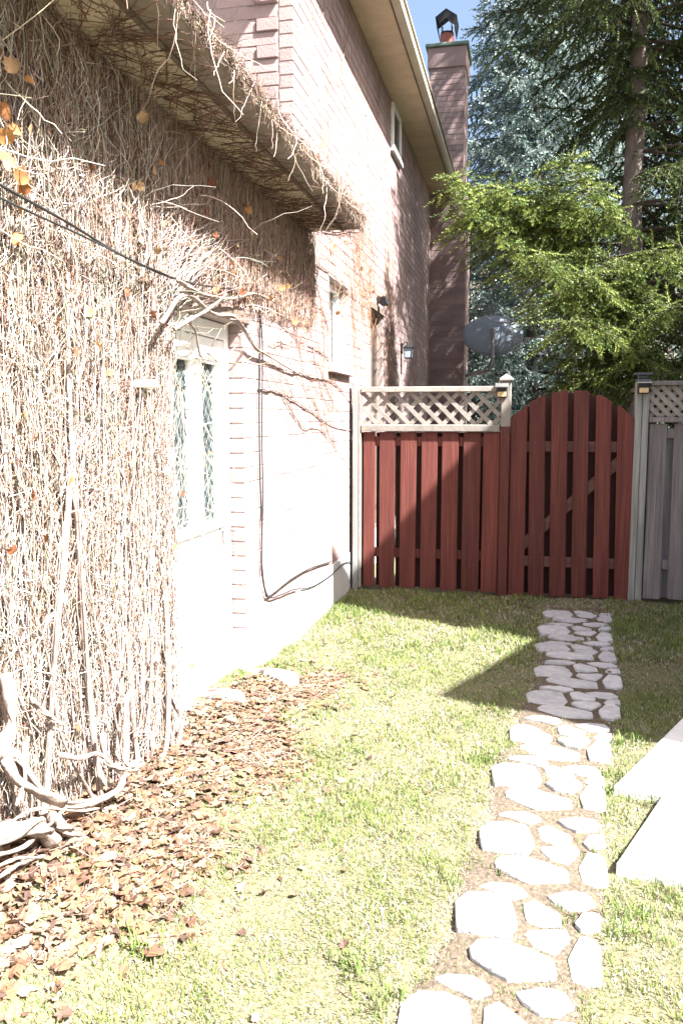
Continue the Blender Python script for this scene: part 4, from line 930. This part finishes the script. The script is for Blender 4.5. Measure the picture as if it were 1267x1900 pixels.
# a few coarse tufts, each counted as part of the turf
TV, TF, TC = [], [], []; o = 0
for (px, py) in [(1120,1465),(1140,1440),(1100,1590),(1035,1710),(1150,1740),(1170,1700),(930,1620),(1150,1380),(1180,1370),(905,1415),(640,1135),(700,1140),(430,1280),(1230,1490),(660,1800),(700,1860),(230,1770),(260,1790),(520,1250),(1210,1440)]:
    c = onz(px, py); n = 36; x = c[0]+rng.normal(0, .05, n); y = c[1]+rng.normal(0, .03, n); az = rng.uniform(0, 6.28, n); h = rng.uniform(.03, .07, n); bd = rng.uniform(.3, 1.1, n); w = .0045
    k = ~blocked(x, y); x, y, az, h, bd = x[k], y[k], az[k], h[k], bd[k]; n = len(x)
    dx, dy = np.cos(az), np.sin(az); z = gh(x, y); up = 1/np.sqrt(1+bd**2)
    V = np.stack([np.stack([x+dy*w/2, y-dx*w/2, z], 1), np.stack([x-dy*w/2, y+dx*w/2, z], 1), np.stack([x+dx*h*bd*.25+dy*w/2, y+dy*h*bd*.25-dx*w/2, z+h*.6], 1), np.stack([x+dx*h*bd*.25-dy*w/2, y+dy*h*bd*.25+dx*w/2, z+h*.6], 1), np.stack([x+dx*h*bd*up, y+dy*h*bd*up, z+h*up], 1)], 1).reshape(-1, 3)
    q = (np.arange(n)*5)[:, None]; TV.append(V); TF.append(np.concatenate([q+[[0,1,3]], q+[[0,3,2]], q+[[2,3,4]]])+o); TC.append(np.repeat(np.array([.12, .175, .05])*rng.uniform(.6, 1.4, (n, 1)), 5, 0)); o += len(V)
tf = link('grass_tufts', npmesh('grass_tufts', np.concatenate(TV), np.concatenate(TF), np.concatenate(TC)), M['grass']); tag(tf, 'coarse green grass tufts dotted along the path and slabs', 'grass', kind='stuff')
# flat stones at the door and rubble under the fence
for (px, py, sx, sy, lb) in [(503,1272,.16,.06,'flat grey stone in the leaves right of the doorstep'), (415,1322,.12,.06,'flat grey stone in the leaves before the doorstep')]:
    c = onz(px, py, .03); n = 14; V = []
    pr_ = [(math.cos(2*math.pi*j/n)*sx*random.uniform(.8, 1.1), math.sin(2*math.pi*j/n)*sy*random.uniform(.8, 1.1)) for j in range(n)]
    zb_ = float(gh(c[0], c[1]))
    for rr, z in ((1, -.03), (1, .02), (.88, .035)): V += [(c[0]+p[0]*rr, c[1]+p[1]*rr, zb_+z+random.uniform(-.004, .004)) for p in pr_]
    V.append((c[0], c[1], zb_+.037))
    tag(G().add(V, [(r*n+a, r*n+(a+1) % n, (r+1)*n+(a+1) % n, (r+1)*n+a) for r in range(2) for a in range(n)] + [(2*n+a, 2*n+(a+1) % n, 3*n) for a in range(n)]).build('flat_stone', 'stone'), lb, 'stone')

# ---------------------------------------------------------------- spruces
def shoot_template(K, wid):
    V, F = [], []; r = np.random.default_rng(3)
    for i in range(K):
        t = .02+.9*i/(K-1); a = i*2.4+r.uniform(-.3, .3); L = .26*(1-.35*t); ca, sa = math.cos(a), math.sin(a)
        b = np.array([0, 0, t]); tip = b+np.array([ca*L*.75, sa*L*.75, L*.75]); s_ = np.array([-sa, ca, 0])*wid
        V += [b-s_, b+s_, tip]; F.append((3*i, 3*i+1, 3*i+2))
    V += [(-wid*.8, 0, 0), (wid*.8, 0, 0), (0, 0, 1.08)]; F.append((3*K, 3*K+1, 3*K+2))
    return np.array(V), np.array(F)
def shoots(P, D, L, tmpl, cols):
    TV_, TF_ = tmpl; N = len(P); D = unitv(D); a = np.where(np.abs(D[:, 2:3]) < .9, np.array([[0, 0, 1.]]), np.array([[1., 0, 0]])); U = unitv(np.cross(D, a)); W = np.cross(D, U)
    ph = rng.uniform(0, 6.28, N); c, s_ = np.cos(ph)[:, None], np.sin(ph)[:, None]; U, W = U*c+W*s_, W*c-U*s_
    V = P[:, None]+L[:, None, None]*(TV_[None, :, 0:1]*U[:, None]+TV_[None, :, 1:2]*W[:, None]+TV_[None, :, 2:3]*D[:, None])
    F = (TF_[None]+(np.arange(N)*len(TV_))[:, None, None]).reshape(-1, 3)
    return V.reshape(-1, 3), F, np.repeat(cols, len(TV_), 0)
def bough(P, dens, bl_len, sh_len, droop, start=.15, tipup=0.):
    """branch curve P (n,3) -> shoot positions, directions, lengths; and thin wood paths"""
    seg = np.linalg.norm(np.diff(P, axis=0), axis=1); Lb = seg.sum(); cum = np.concatenate([[0], np.cumsum(seg)])/Lb
    at = lambda t: np.array([np.interp(t, cum, P[:, k]) for k in range(3)]).T
    SP, SD, SL, wood = [], [], [], []
    nb = max(4, int(Lb*(1-start)/dens))
    for i in range(nb):
        t = start+(1-start)*(i+random.random()*.6)/nb; p = at(t); d = at(min(1, t+.03))-at(max(0, t-.03)); d /= np.linalg.norm(d)+1e-9
        side = np.cross(d, [0, 0, 1.]); side /= np.linalg.norm(side)+1e-9; sg = 1 if i % 2 else -1
        L = bl_len*(.35+.65*math.sin(math.pi*min(1, (1-t)*.9+.12)))*random.uniform(.7, 1.2); L = min(L, Lb*(1-t)*.9+sh_len*1.2)
        dd = d*random.uniform(.5, .9)+side*sg*random.uniform(.5, 1)+np.array([0, 0, random.uniform(-.25, .15)]); dd /= np.linalg.norm(dd)
        m = max(2, int(L/(sh_len*.5))); q = np.linspace(0, 1, m+1)
        bp = p+dd*L*q[:, None]; bp[:, 2] -= droop*L*q**1.6; wood.append(bp[[0, m//2, m]])
        for j in range(m+1):
            td = dd+np.array([0, 0, -droop*1.6*q[j]]); td /= np.linalg.norm(td); s2 = np.cross(td, [0, 0, 1.]); s2 /= np.linalg.norm(s2)+1e-9
            if j == m: SP.append(bp[j]); SD.append(td+[0, 0, tipup*.4]); SL.append(sh_len*random.uniform(.9, 1.25)); break
            for e in (-1, 1):
                SP.append(bp[j]); SD.append(td*.75+s2*e*.65+np.array([0, 0, random.uniform(-.35, .25)-droop*.4])); SL.append(sh_len*random.uniform(.65, 1.1))
    SP.append(P[-1]); SD.append(P[-1]-P[-2]+np.array([0, 0, tipup*.05])); SL.append(sh_len*1.4)
    return np.array(SP), np.array(SD), np.array(SL), wood
def spruce(name, label, base, H, lean, zlo, rad, nwhorl, per, c0, c1, sh_len, bl_len, dens, droop, K, wid, r_trunk, facing=None, extra=None):
    base = np.array(base, float); tree = empty(name, tuple(base), label, 'tree', 'spruces behind the fence')
    top = base+np.array([lean[0], lean[1], H]); n = 14
    ctr = lambda z: base+(top-base)*(z-base[2])/H+np.array([.06*math.sin(z*1.3), .05*math.cos(z*1.1), 0])
    tz = np.linspace(-.1, H, 26)
    part(G().tube([ctr(z) for z in tz], [max(.012, r_trunk*(1-.95*max(0, z)/H)*(1+.06*math.sin(z*7))) for z in tz], 12), 'trunk', 'bark', tree, True)
    SP, SD, SL, wood, bw = [], [], [], [], []
    for i in range(nwhorl):
        z = zlo+(H*.985-zlo)*(i/nwhorl)**1.0; f = (H-z)/(H-zlo)
        for k in range(per):
            a = 2*math.pi*(k+random.random()*.8)/per+i*1.1
            L = rad*(f**.72)*random.uniform(.68, 1.12)+.12
            if facing is not None:
                L *= facing(a, z)
                if L < .2: continue
            d = np.array([math.cos(a), math.sin(a), 0]); q = np.linspace(0, 1, 8); c = ctr(z)
            P = c+d*L*q[:, None]; P[:, 2] += L*(.10*q-droop*.55*q**1.5+droop*.28*q**3)+.25*f*0; P[:, 0] += .05*L*np.sin(q*4+k); 
            bw.append((P, .010+.006*L)); s = bough(P, dens, bl_len*(.5+.5*f), sh_len, droop, .12 if f < .5 else .2)
            SP.append(s[0]); SD.append(s[1]); SL.append(s[2]); wood += s[3]
    for P in (extra or []):
        bw.append((P, .016)); s = bough(P, dens*.7, bl_len*.95, sh_len, droop*.8, .2, .5); SP.append(s[0]); SD.append(s[1]); SL.append(s[2]); wood += s[3]
    P, D, L = np.concatenate(SP), np.concatenate(SD), np.concatenate(SL)
    mixf = rng.random((len(P), 1))**1.3; C_ = (np.array(c0)*(1-mixf)+np.array(c1)*mixf)*rng.uniform(.8, 1.2, (len(P), 1))
    V, F, Cc = shoots(P, D, L, shoot_template(K, wid), C_)
    o = link('crown', npmesh('crown', V, F, Cc), M['needle']); child(o, tree); o['kind'] = 'stuff'
    g = G()
    for P, r in bw: g.tube(P, list(np.linspace(r, .005, len(P))), 5, False)
    for w in (wood if sh_len < .2 else []): g.tube(w, [.004, .003, .0015], 3, False)
    part(g, 'branches', 'twigwood', tree, True)['kind'] = 'stuff'; return len(F)
# the tall dark spruce just behind the fence: bare on its camera side between 3.6 m and 5.3 m where the trunk shows
tb = ony(1190, 690, 10.4)
def face1(a, z):
    to_cam = math.cos(a-math.atan2(-1, -.22))                      # 1 when the branch points at the camera
    side = math.cos(a-math.pi)                                    # 1 when it points left
    if z < 4.6: return .0 if (to_cam > -.2 and side > -.3) or side > -.1 else 1.0
    if z < 5.9: return .12 if (to_cam > .05 or side > .35) else .9
    return .85 if side > .3 else 1.05
n1 = spruce('spruce_tree', 'tall dark green spruce with bare grey trunk showing behind the gate', (tb[0]+.03, tb[1], 0), 13.5, (-.55, .1), 1.9, 2.6, 38, 8, (.030, .050, .018), (.10, .13, .040), .19, .62, .085, .7, 12, .055, .155, face1)
# sunlit drooping boughs: a young spruce in front of it
tips = [(852,325,8.9),(872,372,8.8),(905,345,9.2),(940,345,8.8),(868,395,9.1),(985,350,9.0),(1062,285,8.7),(1030,345,8.9),(1120,390,9.1),(955,455,8.7),(1000,470,8.5),(1085,500,8.4),(1130,470,8.8),(920,420,8.9),(1060,590,8.3),(1110,600,8.5),(1030,540,8.6),(1150,560,8.8),(1180,520,8.8),(1210,460,8.9),(1240,560,8.6),(1260,450,8.8),(1190,650,8.5),(1230,690,8.4),(1090,690,8.7),(1140,690,8.9)]
root = ony(1160, 470, 9.9); ex = []
for (x, y, Y) in tips:
    t_ = ony(x, y, Y); s_ = np.array([root[0]+random.uniform(-.1, .1), 9.75+random.uniform(-.2, .2), min(max(t_[2]*.55+root[2]*.45, 1.9), 4.4)])
    m_ = (s_+t_)/2+np.array([0, 0, random.uniform(-.25, .0)]); ex.append(polyline([s_, m_, t_+np.array([0, 0, -.12])*.6, t_], 10))
n2 = spruce('spruce_tree', 'bright sunlit yellow-green spruce with upturned boughs above the gate', (root[0], 9.75, 0), 3.3, (-.2, -.1), 1.2, .9, 8, 5, (.060, .095, .024), (.20, .245, .060), .145, .44, .052, .62, 13, .058, .07, None, ex)
# blue spruces further back
bb = ony(985, 700, 17)
n3 = spruce('spruce_tree', 'tall blue-green spruce standing behind the chimney and dish', (bb[0], 17, 0), 12.6, (0, 0), .5, 2.55, 37, 9, (.11, .165, .15), (.34, .40, .38), .27, .66, .11, .55, 11, .068, .16)
bb = ony(1130, 700, 21)
n4 = spruce('spruce_tree', 'grey-green spruce further back seen between the two nearer spruces', (bb[0], 21, 0), 11.5, (0, 0), .5, 2.4, 26, 7, (.09, .135, .11), (.26, .31, .27), .36, .8, .2, .45, 10, .045, .16)
bb = np.array([2.9, 11.9, 0])
n5 = spruce('spruce_tree', 'dark spruce at the photo right edge behind the grey fence', (bb[0], 11.9, 0), 18.0, (0, 0), 4.2, 2.7, 30, 6, (.035, .06, .022), (.09, .12, .04), .36, .8, .24, .5, 8, .06, .15)
# bare deciduous tree
bt_b = ony(1165, 720, 12.0); bt = empty('bare_tree', (bt_b[0]-.15, 12., 0), 'leafless pale-branched tree arching in front of the blue spruce', 'tree')
g = G()
def limb(p, d, L, r, depth):
    n = 7; pts = [np.array(p)]; d = np.array(d, float)
    for i in range(n-1):
        d = d+rng.normal(0, .13, 3)+np.array([0, 0, .03]); d /= np.linalg.norm(d); pts.append(pts[-1]+d*L/(n-1))
    g.tube(pts, list(np.linspace(r, r*.45, n)), 6 if depth < 2 else 4, False)
    if depth < 4:
        for i in range(2, n):
            if random.random() < (.95 if depth < 2 else .6): 
                e = d+rng.normal(0, .55, 3); e /= np.linalg.norm(e); limb(pts[i], e, L*random.uniform(.4, .65), r*.45, depth+1)
base = np.array([bt_b[0]-.15, 12., 0.])
g2 = G().tube([base+[0, 0, -.1], base+[.02, 0, 1.2], base+[-.03, 0, 2.6]], [.085, .07, .055], 8)
part(g2, 'trunk', 'bare_bark', bt, True)
for d in ((-.75, -.1, .75), (-.95, .1, .35), (-.35, -.2, .95), (.5, .1, .8), (-.6, .2, .5)): limb(base+[-.02, 0, 2.3+random.uniform(-.2, .6)], d, 1.5, .030, 1)
part(g, 'branches', 'bare_bark', bt, True)

# ---------------------------------------------------------------- neighbouring houses
def simple_house(name, label, x0, x1, y0, y1, ze, zr, wallm, ridge, wins, over=.45):
    h = empty(name, ((x0+x1)/2, (y0+y1)/2, 0), label, 'house')
    part(G().box((x0, y0, -.2), (x1, y1, ze)), 'wall', wallm, h)
    a, b, c, d = x0-over, x1+over, y0-over, y1+over; g = G()
    for dz in (0, -.12):
        if ridge == 'y': g.add([(a, c, ze+.13+dz), (b, c, ze+.13+dz), (b, d, ze+.13+dz), (a, d, ze+.13+dz), ((a+b)/2, c+1.5, zr+dz), ((a+b)/2, d-1.5, zr+dz)], [(0,1,4), (1,2,5,4), (2,3,5), (3,0,4,5)])
        else: g.add([(a, c, ze+.13+dz), (b, c, ze+.13+dz), (b, d, ze+.13+dz), (a, d, ze+.13+dz), (a+1.5, (c+d)/2, zr+dz), (b-1.5, (c+d)/2, zr+dz)], [(0,1,5,4), (1,2,5), (2,3,4,5), (3,0,4)])
    part(g, 'roof', 'shingle', h)
    part(G().box((a, c, ze+.002), (b, d, ze+.128)), 'eave', 'white', h)
    for (ax, u0, u1, z0, z1) in wins:                             # windows on the -Y or -X face
        if ax == 'y': bx_ = lambda e, o1, o2: ((u0-e, y0-o1, z0-e), (u1+e, y0-o2, z1+e))
        else: bx_ = lambda e, o1, o2: ((x0-o1, u0-e, z0-e), (x0-o2, u1+e, z1+e))
        w = part(G().bbox(*bx_(.07, .05, .003), .01), 'window', 'white', h); part(G().bbox(*bx_(0, .06, .0502), .003), 'pane', 'dark_glass', w)
    return h
simple_house('neighbouring_house', 'pale sided house whose eave shows right of the chimney', -9, -1.55, 20, 28, 5.9, 8.6, 'siding', 'x', [('y', -4.2, -3.2, 3.6, 5.0), ('y', -7.2, -6.2, 3.6, 5.0), ('y', -3.6, -2.4, .8, 2.2)], .5)
simple_house('neighbouring_house', 'pinkish house far behind the grey fence at the photo right edge', 3.4, 12, 27, 36, 5.2, 8.2, 'plaster', 'x', [('y', 4.4, 5.6, 1.0, 2.4), ('y', 7.0, 8.2, 1.0, 2.4), ('y', 4.4, 5.6, 3.4, 4.7), ('y', 7.0, 8.2, 3.4, 4.7)])
# the house across the yard, right of the frame, whose two sloping roofs shade gate and grass
nh = empty('neighbouring_house', (6, 6, 0), 'brick house across the yard with two stepped sloping roofs', 'house')
X0 = 3.4
part(G().prism([(4.34, -.2), (10.8, -.2), (10.8, 3.60), (4.34, 7.18)][::-1] if False else [(4.34, -.2), (10.8, -.2), (10.8, 3.55), (4.34, 7.13)], 0, X0+.02, 9), 'wall', 'plaster', nh)
part(G().prism([(2.79, -.2), (4.338, -.2), (4.338, 4.42), (2.79, 5.15)], 0, X0+.02, 9), 'wall', 'plaster', nh)
part(G().prism([(4.34, 7.135), (10.9, 3.50), (10.9, 3.55), (4.34, 7.18)], 0, X0, 9.1), 'roof', 'shingle', nh)
part(G().prism([(2.79, 5.155), (4.336, 4.425), (4.336, 4.47), (2.79, 5.20)], 0, X0, 9.1), 'roof', 'shingle', nh)
for (y0, y1, z0, z1) in ((5.2, 6.3, 1.0, 2.3), (7.2, 8.3, 1.0, 2.3), (5.2, 6.3, 3.6, 4.8), (3.2, 3.9, 1.0, 2.2)):
    w = part(G().bbox((X0-.05, y0-.07, z0-.07), (X0+.019, y1+.07, z1+.07), .01), 'window', 'white', nh); part(G().bbox((X0-.06, y0, z0), (X0-.0502, y1, z1), .003), 'pane', 'dark_glass', w)
print('tris spruce', n1, n2, n3, n4, n5, 'bricks', len(bricks))
